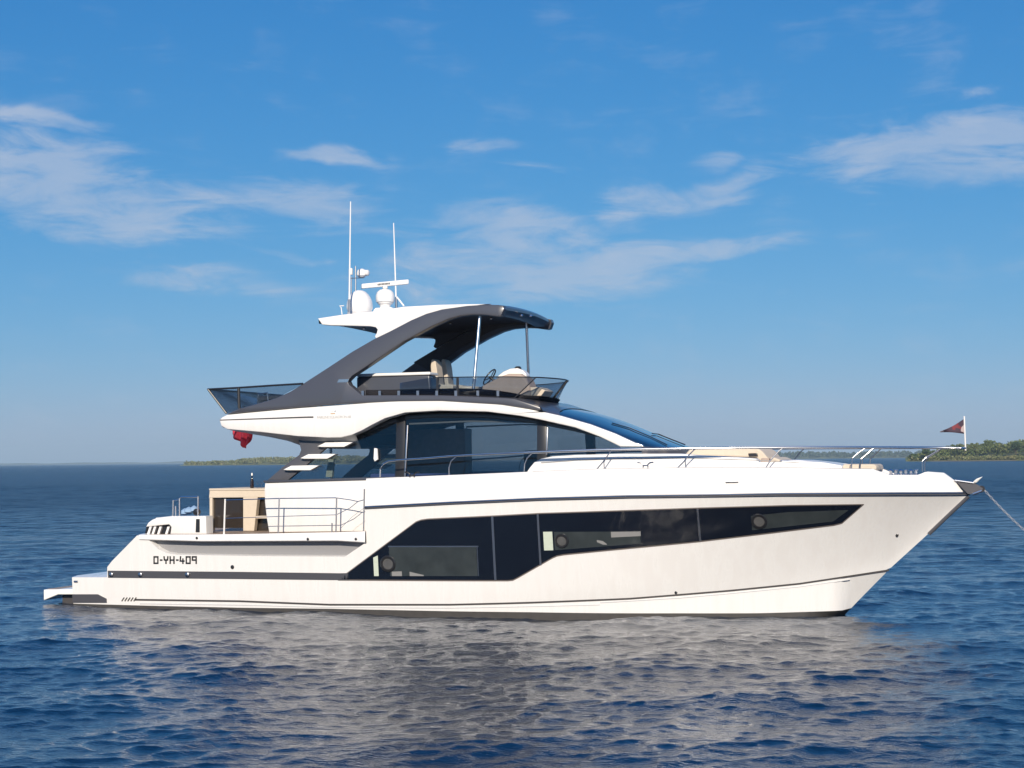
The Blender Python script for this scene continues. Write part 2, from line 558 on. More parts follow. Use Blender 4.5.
def build_water():
    def radii():
        r = 2.0
        out = [0.02, 1.0]
        while r < 60000:
            out.append(r)
            if r < 10:
                r *= 1.02
            elif r < 13:
                r *= 1.004
            elif r < 40:
                r *= 1.0014
            elif r < 60:
                r *= 1.0020
            elif r < 250:
                r *= 1.0024
            elif r < 900:
                r *= 1.005
            else:
                r *= 1.03
        return np.array(out)
    R_ = radii()
    fwd = math.atan2(math.cos(YAW), -math.sin(YAW))
    half = rad(32)
    NA1 = 720
    a1 = np.linspace(-half, half, NA1)
    a2 = np.linspace(half, 2 * math.pi - half, 200)[1:]
    A = np.concatenate([a1, a2]) + fwd
    nr, na = len(R_), len(A)
    rr, aa = np.meshgrid(R_, A, indexing='ij')
    X = CAM.x + rr * np.cos(aa)
    Y = CAM.y + rr * np.sin(aa)
    spacing = np.maximum(np.gradient(R_)[:, None] * np.ones((1, na)), rr * np.where(np.arange(na) < NA1, 2 * half / NA1, 0.026)[None, :])
    X, Y, spacing = X.astype(np.float32), Y.astype(np.float32), spacing.astype(np.float32)
    rs = np.random.RandomState(11)
    main = rad(-52)       # travel direction: crests lie roughly along the hull
    H = np.zeros_like(X)
    DX = np.zeros_like(X)
    DY = np.zeros_like(X)
    for i in range(140):
        lam = rs.uniform(0.20, 0.42) if i < 40 else (rs.uniform(0.38, 1.0) if i < 80 else (rs.uniform(1.2, 3.6) if i < 125 else rs.uniform(3.6, 9.0)))
        th = main + rs.randn() * (0.75 if lam < 1.5 else 0.45)
        k = 2 * math.pi / lam
        steep = 0.0118 if lam < 1.3 else (0.0075 if lam < 3.6 else 0.004)
        amp = steep * lam / (2 * math.pi) * (0.6 + 0.9 * rs.rand())
        ph = rs.rand() * 2 * math.pi
        # patchy gusts: each train fades in and out across the surface
        gx, gy = rs.randn(2) * 0.12 / max(lam, .5)
        att = np.clip(lam / (spacing * 3.0) - 1.0, 0, 1)
        ok = np.nonzero(att.max(axis=1) > 0)[0]
        if len(ok) == 0:
            continue
        sl_ = slice(ok[0], ok[-1] + 1)
        x_, y_ = X[sl_], Y[sl_]
        g = 0.22 + 2.3 * (0.5 + 0.5 * np.sin(x_ * gx + y_ * gy + ph * 3)) ** 3
        g *= amp * att[sl_]
        arg = k * (x_ * math.cos(th) + y_ * math.sin(th)) + ph + 0.6 * np.sin(0.31 * k * (x_ * math.cos(th + 1.2) + y_ * math.sin(th + 1.2)))
        H[sl_] += g * np.sin(arg)
        # trochoidal drift: sharp crests, broad flat troughs
        cs = 2.0 * g * np.cos(arg)
        DX[sl_] += cs * math.cos(th)
        DY[sl_] += cs * math.sin(th)
    X = X + DX
    Y = Y + DY
    Z = H
    # no crest may climb over the swim platform: calm slightly close in to the hull
    verts = np.stack([X, Y, Z], -1).reshape(-1, 3)
    i = np.arange(nr - 1)[:, None]
    j = np.arange(na)[None, :]
    a = (i * na + j)
    b = (i * na + (j + 1) % na)
    c = ((i + 1) * na + (j + 1) % na)
    d = ((i + 1) * na + j)
    quads = np.stack([a, d, c, b], -1).reshape(-1, 4)
    me = bpy.data.meshes.new('water')
    me.vertices.add(len(verts))
    me.vertices.foreach_set('co', verts.astype(np.float32).ravel())
    me.loops.add(quads.size)
    me.loops.foreach_set('vertex_index', quads.astype(np.int32).ravel())
    me.polygons.add(len(quads))
    me.polygons.foreach_set('loop_start', np.arange(0, quads.size, 4, dtype=np.int32))
    me.polygons.foreach_set('loop_total', np.full(len(quads), 4, dtype=np.int32))
    me.update()
    me.validate()
    me.shade_smooth()
    o = bpy.data.objects.new('water', me)
    C.objects.link(o)
    o['kind'] = 'structure'
    m = bpy.data.materials.new('sea_water')
    m.use_nodes = True
    t = m.node_tree
    bs = t.nodes['Principled BSDF']
    bs.inputs['Base Color'].default_value = (0.0010, 0.0130, 0.036, 1)
    bs.inputs['Roughness'].default_value = 0.06
    bs.inputs['IOR'].default_value = 1.42
    co = t.nodes.new('ShaderNodeTexCoord')

    def nz(sx_, sy_, sc, det, rot=-38):
        mp_ = t.nodes.new('ShaderNodeMapping')
        mp_.inputs['Rotation'].default_value = (0, 0, rad(rot))
        mp_.inputs['Scale'].default_value = (sx_, sy_, 1)
        t.links.new(co.outputs['Object'], mp_.inputs['Vector'])
        n = t.nodes.new('ShaderNodeTexNoise')
        n.inputs['Scale'].default_value = sc
        n.inputs['Detail'].default_value = det
        n.inputs['Roughness'].default_value = 0.55
        n.inputs['Distortion'].default_value = 0.4
        t.links.new(mp_.outputs[0], n.inputs['Vector'])
        return n.outputs['Fac']
    cd = t.nodes.new('ShaderNodeNewGeometry')
    ds = t.nodes.new('ShaderNodeVectorMath')
    ds.operation = 'DISTANCE'
    ds.inputs[1].default_value = tuple(CAM)
    t.links.new(cd.outputs['Position'], ds.inputs[0])
    far = t.nodes.new('ShaderNodeMapRange')
    t.links.new(ds.outputs['Value'], far.inputs['Value'])
    far.inputs['From Min'].default_value = 34
    far.inputs['From Max'].default_value = 130
    f1 = nz(0.55, 1.0, 5.0, 5)
    f0 = nz(0.6, 1.0, 17.0, 4, -45)
    f2 = nz(0.6, 1.0, 0.9, 8, -35)
    f3 = nz(0.7, 1.0, 2.4, 5, -42)
    h = math_node(t, 'ADD', math_node(t, 'MULTIPLY', f3, math_node(t, 'MULTIPLY_ADD', far.outputs[0], 0.22, 0.012)), math_node(t, 'ADD', math_node(t, 'MULTIPLY_ADD', f0, 0.0095, math_node(t, 'MULTIPLY', f1, 0.023)), math_node(t, 'MULTIPLY', f2, math_node(t, 'MULTIPLY_ADD', far.outputs[0], 0.80, 0.030))))
    bp = t.nodes.new('ShaderNodeBump')
    bp.inputs['Distance'].default_value = 1.0
    bp.inputs['Strength'].default_value = 1.0
    t.links.new(h, bp.inputs['Height'])
    t.links.new(bp.outputs[0], bs.inputs['Normal'])
    gust = nz(0.6, 1.0, 0.10, 5, -20)
    gust2 = nz(1.0, 1.0, 0.7, 4, -20)
    sl_ = math_node(t, 'MULTIPLY_ADD', far.outputs[0], -0.68, 0.98)
    t.links.new(math_node(t, 'MULTIPLY', sl_, math_node(t, 'MULTIPLY_ADD', math_node(t, 'MULTIPLY_ADD', gust, .6, math_node(t, 'MULTIPLY', gust2, .4)), math_node(t, 'MULTIPLY_ADD', far.outputs[0], -1.3, -.3), math_node(t, 'MULTIPLY_ADD', far.outputs[0], .65, 1.15))), bs.inputs['Specular IOR Level'])
    rg = math_node(t, 'MULTIPLY_ADD', far.outputs[0], 0.22, 0.05)
    t.links.new(rg, bs.inputs['Roughness'])
    me.materials.append(m)
    return o


build_water()

# ------------------------------------------------------------------ yacht: reference lines
yacht = empty('motor_yacht')
tag(yacht, 'large white flybridge motor yacht with graphite arch lying at anchor on blue water', 'yacht')

xb = P(970, 493.5, 0).x
stem = [(970.5, 494), (928, 534), (890, 568.5), (856, 603), (838, 622), (800, 650)]
stem3 = [P(x, y, 0) for x, y in stem]
sx_ = np.array([p.x for p in stem3])[::-1]
sz_ = np.array([p.z for p in stem3])[::-1]


def z_stem(x):
    return float(np.interp(x, sx_, sz_))


def B_rr(x):
    u = min(max((x + 1) / (xb + 1), 0), 1)
    b = 2.6 * (1 - u ** 2.7)
    if x < -1:
        b -= 0.0028 * (x + 1) ** 2
    return b


xch = P(890, 569, 0).x


def B_ch(x):
    u = min(max((x + 2) / (xch + 2), 0), 1)
    b = 2.36 * (1 - u ** 2.1)
    if x < -2:
        b -= 0.0022 * (x + 2) ** 2
    return b


def line(px, fb):
    pts = [solve(x, y, lambda X, Z: fb(X)) for x, y in px]
    xs = np.array([p[0] for p in pts])
    zs = np.array([p[2] for p in pts])
    return lambda X: float(np.interp(X, xs, zs))


rr_px = [(60, 521), (108, 519), (250, 513), (365, 507.5), (450, 503), (540, 499), (630, 496.5), (780, 494.3), (900, 493.7), (970, 493.5)]
ch_px = [(60, 597), (135, 599), (240, 600.5), (330, 604), (450, 604), (530, 602), (630, 598), (730, 590), (800, 583), (889, 569.5)]
wl_px = [(60, 603), (150, 605.5), (240, 607.5), (330, 608.5), (450, 611), (530, 612), (600, 613), (680, 613.2), (760, 613.2), (850, 610.5)]
z_rr = line(rr_px, B_rr)
z_ch = line(ch_px, B_ch)
z_wl = line(wl_px, lambda x: max(B_ch(x) - 0.06, 0))


def low(x):
    return (z_ch(x), B_ch(x)) if x < xch else (z_stem(x), 0.0)


def S(x, z):
    zb, yb = low(x)
    zt = z_rr(x)
    if z < zb:
        return max(yb - (zb - z) * 0.12, 0)
    t = min(max((z - zb) / max(zt - zb, 1e-4), 0), 1.3)
    u = min(max((x - 1) / 7, 0), 1)
    p = 0.85 + 0.35 * u
    return yb + (B_rr(x) - yb) * t ** p


X365 = solve(365, 507.5, S)[0]


def strip(name, top_px, bot_px, fs, out, m, parent, ncol=90, nrow=6, skirt=0.03, sides=(-1, 1), label=None, xs_extra=()):
    """a skin fitted on surface fs, standing out by `out`, bounded by a top and a bottom line"""
    tp = sorted([solve(x, y, fs) for x, y in top_px])
    bt = sorted([solve(x, y, fs) for x, y in bot_px])
    tx, tz = [p[0] for p in tp], [p[2] for p in tp]
    bx_, bz = [p[0] for p in bt], [p[2] for p in bt]
    x0, x1 = max(tx[0], bx_[0]), min(tx[-1], bx_[-1])
    xs = sorted(set(list(np.linspace(x0, x1, ncol)) + [x for x in tx + bx_ if x0 <= x <= x1]))
    rows = []
    for x in xs:
        zt, zb = float(np.interp(x, tx, tz)), float(np.interp(x, bx_, bz))
        col = []
        zs = [zb + (zt - zb) * k / nrow for k in range(nrow + 1)]
        g = (lambda X, Z: fs(X, Z)) if callable(fs) else (lambda X, Z: fs)
        col.append((x, -(g(x, zb) - skirt), zb))
        for z in zs:
            col.append((x, -(g(x, z) + out), z))
        col.append((x, -(g(x, zt) - skirt), zt))
        rows.append(col)
    # end caps
    rows.insert(0, [(p[0], p[1] + out + skirt, p[2]) for p in rows[0]])
    rows.append([(p[0], p[1] + out + skirt, p[2]) for p in rows[-1]])
    res = []
    for sg in sides:
        mb = MB()
        mb.rows([[(p[0], p[1] * (-sg), p[2]) for p in r] for r in rows])
        o = mb.build(name, m, parent, angle=30)
        if label:
            o['label'] = label
        res.append(o)
    return res


# ------------------------------------------------------------------ hull
hull = MB()
xs = list(np.linspace(X365, xb - 0.02, 110)) + [xb]
rows = []
for x in xs:
    zb, yb = low(x)
    zt = z_rr(x)
    rows.append([(x, -S(x, zb + (zt - zb) * k / 14), zb + (zt - zb) * k / 14) for k in range(15)])
hull.rows(rows, mirror=True)
# aft topsides: up to the stepped edge under the side deck
aft_top = [(72, 577.3), (107, 577.3), (107.3, 567), (112, 561), (137, 535.5), (144, 536.5), (151, 542), (158, 549), (166, 553), (176, 554.6), (250, 556), (345, 556.6), (364.9, 543.2)]
ap = [solve(x, y, S) for x, y in aft_top]
ax_, az_ = [p[0] for p in ap], [p[2] for p in ap]
XA = ax_[0]
xs = sorted(set(list(np.linspace(XA, X365, 90)) + [x for x in ax_ if x < X365] + [X365]))
rows = []
ledge = []
for x in xs:
    zb, yb = low(x)
    zt = float(np.interp(x, ax_, az_))
    rows.append([(x, -S(x, zb + (zt - zb) * k / 12), zb + (zt - zb) * k / 12) for k in range(13)])
    ledge.append([(x, -S(x, zt), zt), (x, -S(x, zt) + 0.22, zt + 0.03), (x, 0, zt + 0.03)])
hull.rows(rows, mirror=True)
hull.rows(ledge, mirror=True)
# transom
r0 = rows[0]
hull.rows([r0, [(p[0], 0, p[2]) for p in r0]], mirror=True)
# below the chine down to the white edge
xs = list(np.linspace(XA, stem3[3].x + 0.05, 120)) + list(np.linspace(stem3[3].x + 0.1, xch, 20))
rows_w, rows_d = [], []
for x in xs:
    zc, yc = low(x)
    zs_ = z_stem(x)
    zw = max(z_wl(x), zs_)
    zw = min(zw, zc)
    yw = max(B_ch(x) - (zc - zw) * 0.12, 0) if zw > zs_ + 1e-3 else 0
    if zw > zs_:
        lim = (zw - zs_) * (2.2 if x > 5 else 20)
        yw = min(yw, lim)
    rows_w.append([(x, -yc, zc), (x, -(yc + yw) / 2, (zc + zw) / 2), (x, -yw, zw)])
    z1 = max(zw - 0.35, zs_)
    z2 = max(zw - 1.0, zs_)
    rows_d.append([(x, -yw, zw), (x, -min(yw * 0.97, (z1 - zs_) * (2.2 if x > 5 else 20)), z1), (x, 0, z2)])
hull.rows(rows_w, mirror=True)
hull_o = hull.build('hull', WHITE, yacht, angle=28)
mb = MB()
mb.tube([P(968.5, 496.2, 0) + Vector((.0, 0, 0)), P(949, 514.3, 0) + Vector((.005, 0, 0)), P(928.5, 534, 0) + Vector((.005, 0, 0))], .042, 8)
mb.build('bow_guard', BAND, yacht)
bt = MB()
bt.rows(rows_d, mirror=True)
bt.rows([rows_d[0], [(p[0], 0, p[2]) for p in rows_d[0]]], mirror=True)
bt.build('hull_bottom', ANTIF, yacht)

# bulwark above the rub rail
sheer_px = [(365.2, 478.6), (440, 475.5), (524, 472), (560, 470.5), (598, 469), (685, 467.6), (780, 467.5), (873, 469), (884, 473), (890, 475), (918, 475), (925, 472), (943, 473), (955, 481), (970, 492.8)]


def B_sh(x, z=0):
    return max(B_rr(x) - 0.07, 0)


sp = [solve(x, y, B_sh) for x, y in sheer_px]
shx, shz = [p[0] for p in sp], [p[2] for p in sp]
xs = sorted(set(list(np.linspace(X365, xb, 110)) + [x for x in shx if X365 < x < xb]))
rows = []
deckrows = []
for x in xs:
    z0 = z_rr(x)
    z1 = max(float(np.interp(x, shx, shz)), z0 + 0.01)
    b0, b1 = B_rr(x), B_sh(x)
    rows.append([(x, -b0, z0), (x, -(b0 * .4 + b1 * .6), z0 + (z1 - z0) * .5), (x, -b1, z1 - 0.02), (x, -max(b1 - 0.02, 0), z1), (x, -max(b1 - 0.12, 0), z1), (x, -max(b1 - 0.13, 0), z1 - 0.05), (x, 0, z1 - 0.05)])
bw = MB()
bw.rows(rows, mirror=True)
e = rows[0]
bw.rows([[(p[0], p[1], p[2]) for p in e], [(p[0], max(p[1], -2.0) + 0.0, p[2]) for p in e]], mirror=True)
# aft end face of the bulwark, down to the side deck
ex = X365
bw.add([(ex, -B_rr(ex), z_rr(ex)), (ex, -1.9, z_rr(ex)), (ex, -1.9, shz[0]), (ex, -B_sh(ex), shz[0])], [(0, 1, 2, 3)])
zd = solve(365, 543, S)[2]
bw.add([(ex, -B_rr(ex), z_rr(ex)), (ex, -1.9, z_rr(ex)), (ex, -1.9, zd), (ex, -S(ex, zd), zd)], [(0, 1, 2, 3)])
bw.build('bulwark', WHITE, yacht, angle=30)
tr = MB()
for sg in (-1, 1):
    tr.tube([(x, sg * (max(B_sh(x) - .03, 0)), float(np.interp(x, shx, shz)) - .004) for x in np.linspace(solve(532, 470, B_sh)[0], solve(880, 470, B_sh)[0], 80)], .013, 6)
tr.build_each('sheer_shade_line', RECG, yacht)  # grey tubes drawn in for the soft shading line between coachroof and bulwark
# rub rail
mb = MB()
for sg in (-1, 1):
    top, bot, outr, out2 = [], [], [], []
    sec = []
    for x in np.linspace(X365, xb - 0.005, 140):
        z = z_rr(x)
        b = B_rr(x)
        sec.append([(x, sg * (b - .02), z + .036), (x, sg * (b + .03), z + .028), (x, sg * (b + .035), z), (x, sg * (b + .03), z - .028), (x, sg * (b - .02), z - .036)])
    mb.rows(sec)
rub = mb.build('rub_rail', BAND, yacht)
mb = MB()
for sg in (-1, 1):
    mb.tube([(x, sg * (B_rr(x) + .037), z_rr(x) + .012) for x in np.linspace(X365, xb - 0.01, 120)], 0.011, 6)
mb.build('rub_insert', STEEL, rub)

# slate band low on the quarter and the stripes
strip('hull_band', [(108, 570.6), (240, 571.8), (340, 573.2), (349, 573)], [(108, 577.6), (240, 578.9), (340, 580), (349, 580)], S, 0.012, BAND, yacht)
mb = MB()
for bx0 in (112, 141, 188):
    p = solve(bx0, 574.5, S)
    mb.lathe((p[0], -p[1] - 0.02, p[2]), [(0.035, 0.0), (0.05, -0.01), (0.05, -0.03), (0.03, -0.04)], 14, 'Y')
mb.build_each('band_fitting', STEELD, yacht)
strip('boot_stripe', [(p[0], p[1] - 0.2) for p in ch_px if p[0] >= 135], [(p[0], p[1] + 1.6) for p in ch_px if p[0] >= 135], S, 0.006, STRIPE, yacht, nrow=2)
strip('fine_stripe', [(600, 602.3), (680, 597.6), (740, 592.3), (800, 586.5), (850, 579.5)], [(600, 603.2), (680, 598.5), (740, 593), (800, 587.1), (850, 580.0)], S, 0.006, OFFW, yacht, nrow=2)
strip('fine_stripe', [(140, 603.2), (240, 604.6), (330, 607), (450, 607.6), (600, 604.5)], [(140, 604.2), (240, 605.5), (330, 607.8), (450, 608.4), (600, 605.2)], S, 0.006, OFFW, yacht, nrow=2)
# strip('bow_guard', [(931, 531.2), (938, 524.8), (968.5, 496.0)], [(927.5, 534.0), (934.5, 527.7), (965.5, 498.2)], S, 0.012, BAND, yacht, nrow=2)

# recessed panel and the side deck
rec_in = lambda x, z: B_rr(x) - 0.20
mb = MB()
seg = [(150, 541), (200, 541.5), (337, 541.5), (364.9, 542)]
fp = [solve(x, y, lambda X, Z: B_rr(X)) for x, y in [(139, 540.0), (200, 541.8), (337, 541.3), (364.9, 543)]]
ft = [solve(x, y, lambda X, Z: B_rr(X)) for x, y in [(139, 534.8), (200, 534.6), (240, 534.2), (337, 532.4), (364.9, 531.4)]]
fbx, fbz = [p[0] for p in fp], [p[2] for p in fp]
ftx, ftz = [p[0] for p in ft], [p[2] for p in ft]
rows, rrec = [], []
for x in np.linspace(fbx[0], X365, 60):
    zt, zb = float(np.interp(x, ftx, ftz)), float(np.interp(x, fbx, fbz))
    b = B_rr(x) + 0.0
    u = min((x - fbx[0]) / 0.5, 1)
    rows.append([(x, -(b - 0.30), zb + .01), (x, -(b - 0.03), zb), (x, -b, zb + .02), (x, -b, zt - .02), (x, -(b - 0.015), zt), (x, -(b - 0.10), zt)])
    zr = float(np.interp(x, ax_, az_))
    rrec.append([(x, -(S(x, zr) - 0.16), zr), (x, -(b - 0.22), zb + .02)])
sd = MB()
sd.rows(rows, mirror=True)
sd.build_each('side_deck_edge', WHITE, yacht)
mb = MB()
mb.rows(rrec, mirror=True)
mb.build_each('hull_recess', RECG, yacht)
mb = MB()
dr = []
for x in np.linspace(fbx[0] + .02, X365 + 3.0, 50):
    zt = float(np.interp(x, ftx, ftz))
    dr.append([(x, -(B_rr(x) - 0.09), zt - 0.004), (x, 0, zt - 0.004)])
mb.rows(dr, mirror=True)
mb.build('cockpit_deck', TEAK, yacht)
ZD = ftz[2]

# drains, vents, skin fittings
mb = MB()
for (x, y, r) in [(308, 539, .03), (356, 539, .03), (197, 538, .03), (232.5, 567, .045), (897, 535, .035), (676, 592.5, .03)]:
    p = solve(x, y, lambda X, Z: max(S(X, Z), 0) if y > 545 or x > 400 else B_rr(X))
    mb.lathe((p[0], -p[1], p[2]), [(r, 0.01), (r, -0.012), (r * .6, -0.018)], 16, 'Y')
mb.build_each('skin_fitting', BLACK, yacht)
v = solve(732, 481.6, lambda X, Z: B_sh(X) + 0.03)
mb = MB()
s0 = solve(725.5, 481.7, lambda X, Z: B_rr(X) - .03)
s1 = solve(738.5, 481.5, lambda X, Z: B_rr(X) - .03)
mb.tube([(s0[0], -s0[1] - .012, s0[2]), (s1[0], -s1[1] - .012, s1[2])], 0.026, 8)
mb.build('deck_vent', STEELD, yacht)
mb = MB()
for i in range(5):
    a = solve(122 + i * 3.0, 601.0, S)
    b = solve(124.4 + i * 3.0, 597.5, S)
    mb.tube([(a[0], -a[1] - .008, a[2]), (b[0], -b[1] - .008, b[2])], 0.014, 6)
mb.build_each('exhaust_louvre', STRIPE, yacht)

# swim platform
def zs(px, py, s):
    p = P(px, py, s)
    return p.x, p.z
x0, z0 = zs(43, 589.5, 2.1)
x1, z1 = zs(74, 588.5, 2.1)
mb = MB()
a0 = zs(43.5, 589.6, 2.1)
a1 = zs(106, 588.5, 2.1)
b1 = zs(106, 594.6, 2.1)
b0 = zs(58, 594.6, 2.1)
c0 = zs(43.5, 600.5, 2.1)
prof = [a0, a1, b1, b0, c0]
def prism(mb, prof, y0, y1, taper=0.0):
    n = len(prof)
    va = [(p[0], y0, p[1]) for p in prof]
    vb = [(p[0], y1, p[1]) for p in prof]
    mb.add(va + vb, [tuple(range(n)), tuple(range(n, 2 * n))[::-1]] + [(i, (i + 1) % n, n + (i + 1) % n, n + i) for i in range(n)])
    return mb
prism(mb, prof, -2.1, 2.1)
plat = mb.build('swim_platform', WHITE2, yacht, bevel=0.02, smooth=True)
mb = MB()
mb.box((a0[0] + .06, -2.03, a0[1] - .01), (a1[0], 2.03, a0[1] + .012))
mb.build('teak_inlay', TEAK, plat)
mb = MB()
q0 = zs(60, 595.5, 2.0)
q1 = zs(109, 602.5, 2.0)
mb.box((q0[0], -1.9, q1[1] - .12), (q1[0], 1.9, q0[1] + .0))
for sy in (-1.6, 1.6):
    mb.tube([(q0[0] + .2, sy, q0[1]), (q1[0] + .3, sy, q1[1] - .25)], 0.05, 8)
mb.build('platform_lift', STRIPE, yacht)
p = solve(74.5, 581.5, S)
mb = MB()
mb.tube([(p[0], -p[1] - .01, p[2]), (p[0] + .1, -p[1] - .01, p[2])], 0.025, 8)
mb.build('platform_light', STEELD, yacht)

strip('platform_mount', [(72.6, 594.2), (98, 594.2), (107, 598.8)], [(72.6, 602.6), (98, 602.6), (107, 602.6)], S, 0.02, BAND, yacht, ncol=8)
# registration letters
def glyph(ch):
    H_, Wd = 1.0, 0.62
    L = {'O': [((0, 0), (0, 1)), ((0, 1), (1, 1)), ((1, 1), (1, 0)), ((1, 0), (0, 0))], '0': None,
         '-': [((.15, .5), (.85, .5))], 'Y': [((0, 1), (.08, .52)), ((.08, .52), (.92, .52)), ((1, 1), (.92, .52)), ((.5, .52), (.5, 0))],
         'H': [((0, 0), (0, 1)), ((1, 0), (1, 1)), ((0, .5), (1, .5))], '4': [((.1, 1), (0, .35)), ((0, .35), (1, .35)), ((.72, .65), (.72, 0))],
         '9': [((1, 0), (1, 1)), ((1, 1), (0, 1)), ((0, 1), (0, .5)), ((0, .5), (1, .5))]}
    return L['O'] if ch == '0' else L[ch]
mb = MB()
gx = 153.6
for ch in 'O-YH-409':
    wpx = 5.0 if ch != '-' else 3.2
    for (a, b) in glyph(ch):
        q = []
        for (u, v_) in (a, b):
            q.append((gx + u * (wpx - 1.2) + .6, 563.2 - v_ * 6.4))
        pa, pb = solve(q[0][0], q[0][1], S), solve(q[1][0], q[1][1], S)
        A_, B__ = Vector((pa[0], -pa[1] - .006, pa[2])), Vector((pb[0], -pb[1] - .006, pb[2]))
        d = (B__ - A_).normalized()
        A_ -= d * .016
        B__ += d * .016
        nrm = Vector((-d.z, 0, d.x)) * .017
        o_ = Vector((0, -.003, 0))
        i_ = Vector((0, .02, 0))
        mb.hexa([A_ - nrm + o_, B__ - nrm + o_, B__ + nrm + o_, A_ + nrm + o_], [A_ - nrm + i_, B__ - nrm + i_, B__ + nrm + i_, A_ + nrm + i_])
    gx += wpx + (1.1 if ch != '-' else .7)
mb.build('registration_number', BLACK, yacht, smooth=False)

# ------------------------------------------------------------------ hull windows
w_top = [(342, 577.5), (416, 522.5), (421, 520.6), (428, 519.6), (494, 516.5), (540, 514), (630, 511), (700, 508.6), (790, 506), (861.5, 505)]
w_bot = [(342, 579.3), (508, 580.0), (513, 579.5), (518, 577), (552, 557.5), (557, 555.3), (564, 554), (600, 550.5), (630, 547.6), (697, 541.2), (770, 532.5), (834, 524.6), (842, 522.6), (861.5, 505.8)]
def grow(pts, d):
    return [(x, y + d) for x, y in pts]
strip('window_surround', [(338, 578.5)] + grow(w_top[:-1], -1.1) + [(864, 504)], [(338, 580.6)] + grow(w_bot[:-1], 1.3) + [(864, 504.8)], S, 0.006, WINGREY, yacht, ncol=120)
hw = strip('hull_window', w_top, w_bot, S, 0.012, HULLGL, yacht, ncol=140, nrow=8)
hwn = hw[0]
strip('cabin_pane', [(389, 546.4), (478, 546.4)], [(381, 576), (478, 576)], S, 0.014, PANEGL, hwn, sides=(-1,), ncol=8)
strip('cabin_pane', [(554, 531.8), (641, 531.4)], [(554, 550.2), (641, 543.6)], S, 0.014, PANEGL, hwn, sides=(-1,), ncol=8)
strip('cabin_pane', [(751, 515.8), (790, 512), (848, 510)], [(751, 530.4), (833, 521.5), (848, 510.6)], S, 0.014, PANEGL, hwn, sides=(-1,), ncol=8)
strip('pane_edge', [(388.5, 545.8), (478.6, 545.8)], [(388.5, 547.0), (478.6, 547.0)], S, 0.017, STEELD, hwn, sides=(-1,), ncol=6, nrow=2)
strip('pane_edge', [(477.6, 546), (478.5, 546)], [(477.6, 576), (478.5, 576)], S, 0.017, STEELD, hwn, sides=(-1,), ncol=3, nrow=2)
strip('curtain', [(373.5, 557.5), (379, 555)], [(373.5, 576), (379, 576)], S, 0.016, CURT, hwn, sides=(-1,), ncol=6, nrow=3)
strip('curtain', [(543.3, 531.8), (553.5, 531.6)], [(543.3, 550.4), (553.5, 550.2)], S, 0.016, CURT, hwn, sides=(-1,), ncol=6, nrow=3)
strip('cushion', [(392, 571.6), (402, 571.3)], [(391, 576), (404, 576)], S, 0.016, CABIN, hwn, sides=(-1,), ncol=4, nrow=2)
strip('cushion', [(408, 571.3), (424, 575)], [(410, 576), (424, 576)], S, 0.016, CABIN, hwn, sides=(-1,), ncol=4, nrow=2)
strip('cushion', [(597, 540), (603, 541), (607, 544)], [(597, 542), (603, 544.6), (607, 544.8)], S, 0.016, CABIN, hwn, sides=(-1,), ncol=4, nrow=2)
strip('cushion', [(611, 531.8), (641, 531.4)], [(611, 537.5), (641, 536)], S, 0.016, CABIN, hwn, sides=(-1,), ncol=4, nrow=2)
for jx, jt, jb in ((494, 516.5, 580), (539.3, 514.2, 565), (699, 508.7, 541)):
    strip('window_joint', [(jx - .5, jt), (jx + .5, jt)], [(jx - .5, jb), (jx + .5, jb)], S, 0.016, STEELD, hwn, sides=(-1,), ncol=3, nrow=4)
for (cx, cy, r) in ((388.3, 563.7, 8.3), (562, 540.8, 6.8), (759.4, 521.4, 7.2)):
    rr = r / 46.5
    p = solve(cx, cy, S)
    dyx = (S(p[0] + .1, p[2]) - S(p[0] - .1, p[2])) / .2
    dyz = (S(p[0], p[2] + .1) - S(p[0], p[2] - .1)) / .2
    c0 = Vector((p[0], -p[1] - .03, p[2]))
    mb = MB()
    ring = []
    for k in range(33):
        a = 2 * math.pi * k / 32
        sect = []
        for (q, h) in ((1.0, 0.03), (1.02, -0.004), (.95, -.014), (.70, -.012), (.68, 0.0)):
            dx, dz = rr * q * math.cos(a), rr * q * math.sin(a)
            sect.append((c0.x + dx, c0.y - dyx * dx - dyz * dz + h, c0.z + dz))
        ring.append(sect)
    mb.rows(ring)
    mb.build('porthole_ring', BLACK, hwn)
    mb = MB()
    ring = [[(c0.x + rr * q * math.cos(2 * math.pi * k / 32), c0.y + .008 - dyx * rr * q * math.cos(2 * math.pi * k / 32) - dyz * rr * q * math.sin(2 * math.pi * k / 32), c0.z + rr * q * math.sin(2 * math.pi * k / 32)) for q in (0.001, .4, .79)] for k in range(33)]
    mb.rows(ring)
    mb.build('porthole_pane', RINGGL, hwn)

# ------------------------------------------------------------------ cockpit and deckhouse
def s_house(x, z):
    """side of the deckhouse: leans inboard going up, and tapers forward"""
    t = min(max((z - 2.9) / 1.6, -1), 1.2)
    b = 2.06 - 0.20 * t
    if x > 1.5:
        b -= 0.035 * (x - 1.5) ** 2
    return max(b, 0.6)


plate('quarter_coaming', [(264.5, 482.5), (263.8, 490), (264.2, 502), (266, 518), (268.5, 532.8), (400, 531), (400, 478.5), (370, 478.4)], lambda x, z: 2.02, 0.3, WHITE, yacht, bevel=0.05)
plate('sill', [(263, 480.4), (263.4, 482.6), (400, 479), (400, 476.6)], lambda x, z: 2.05, 0.35, GREY, yacht, bevel=0.01)
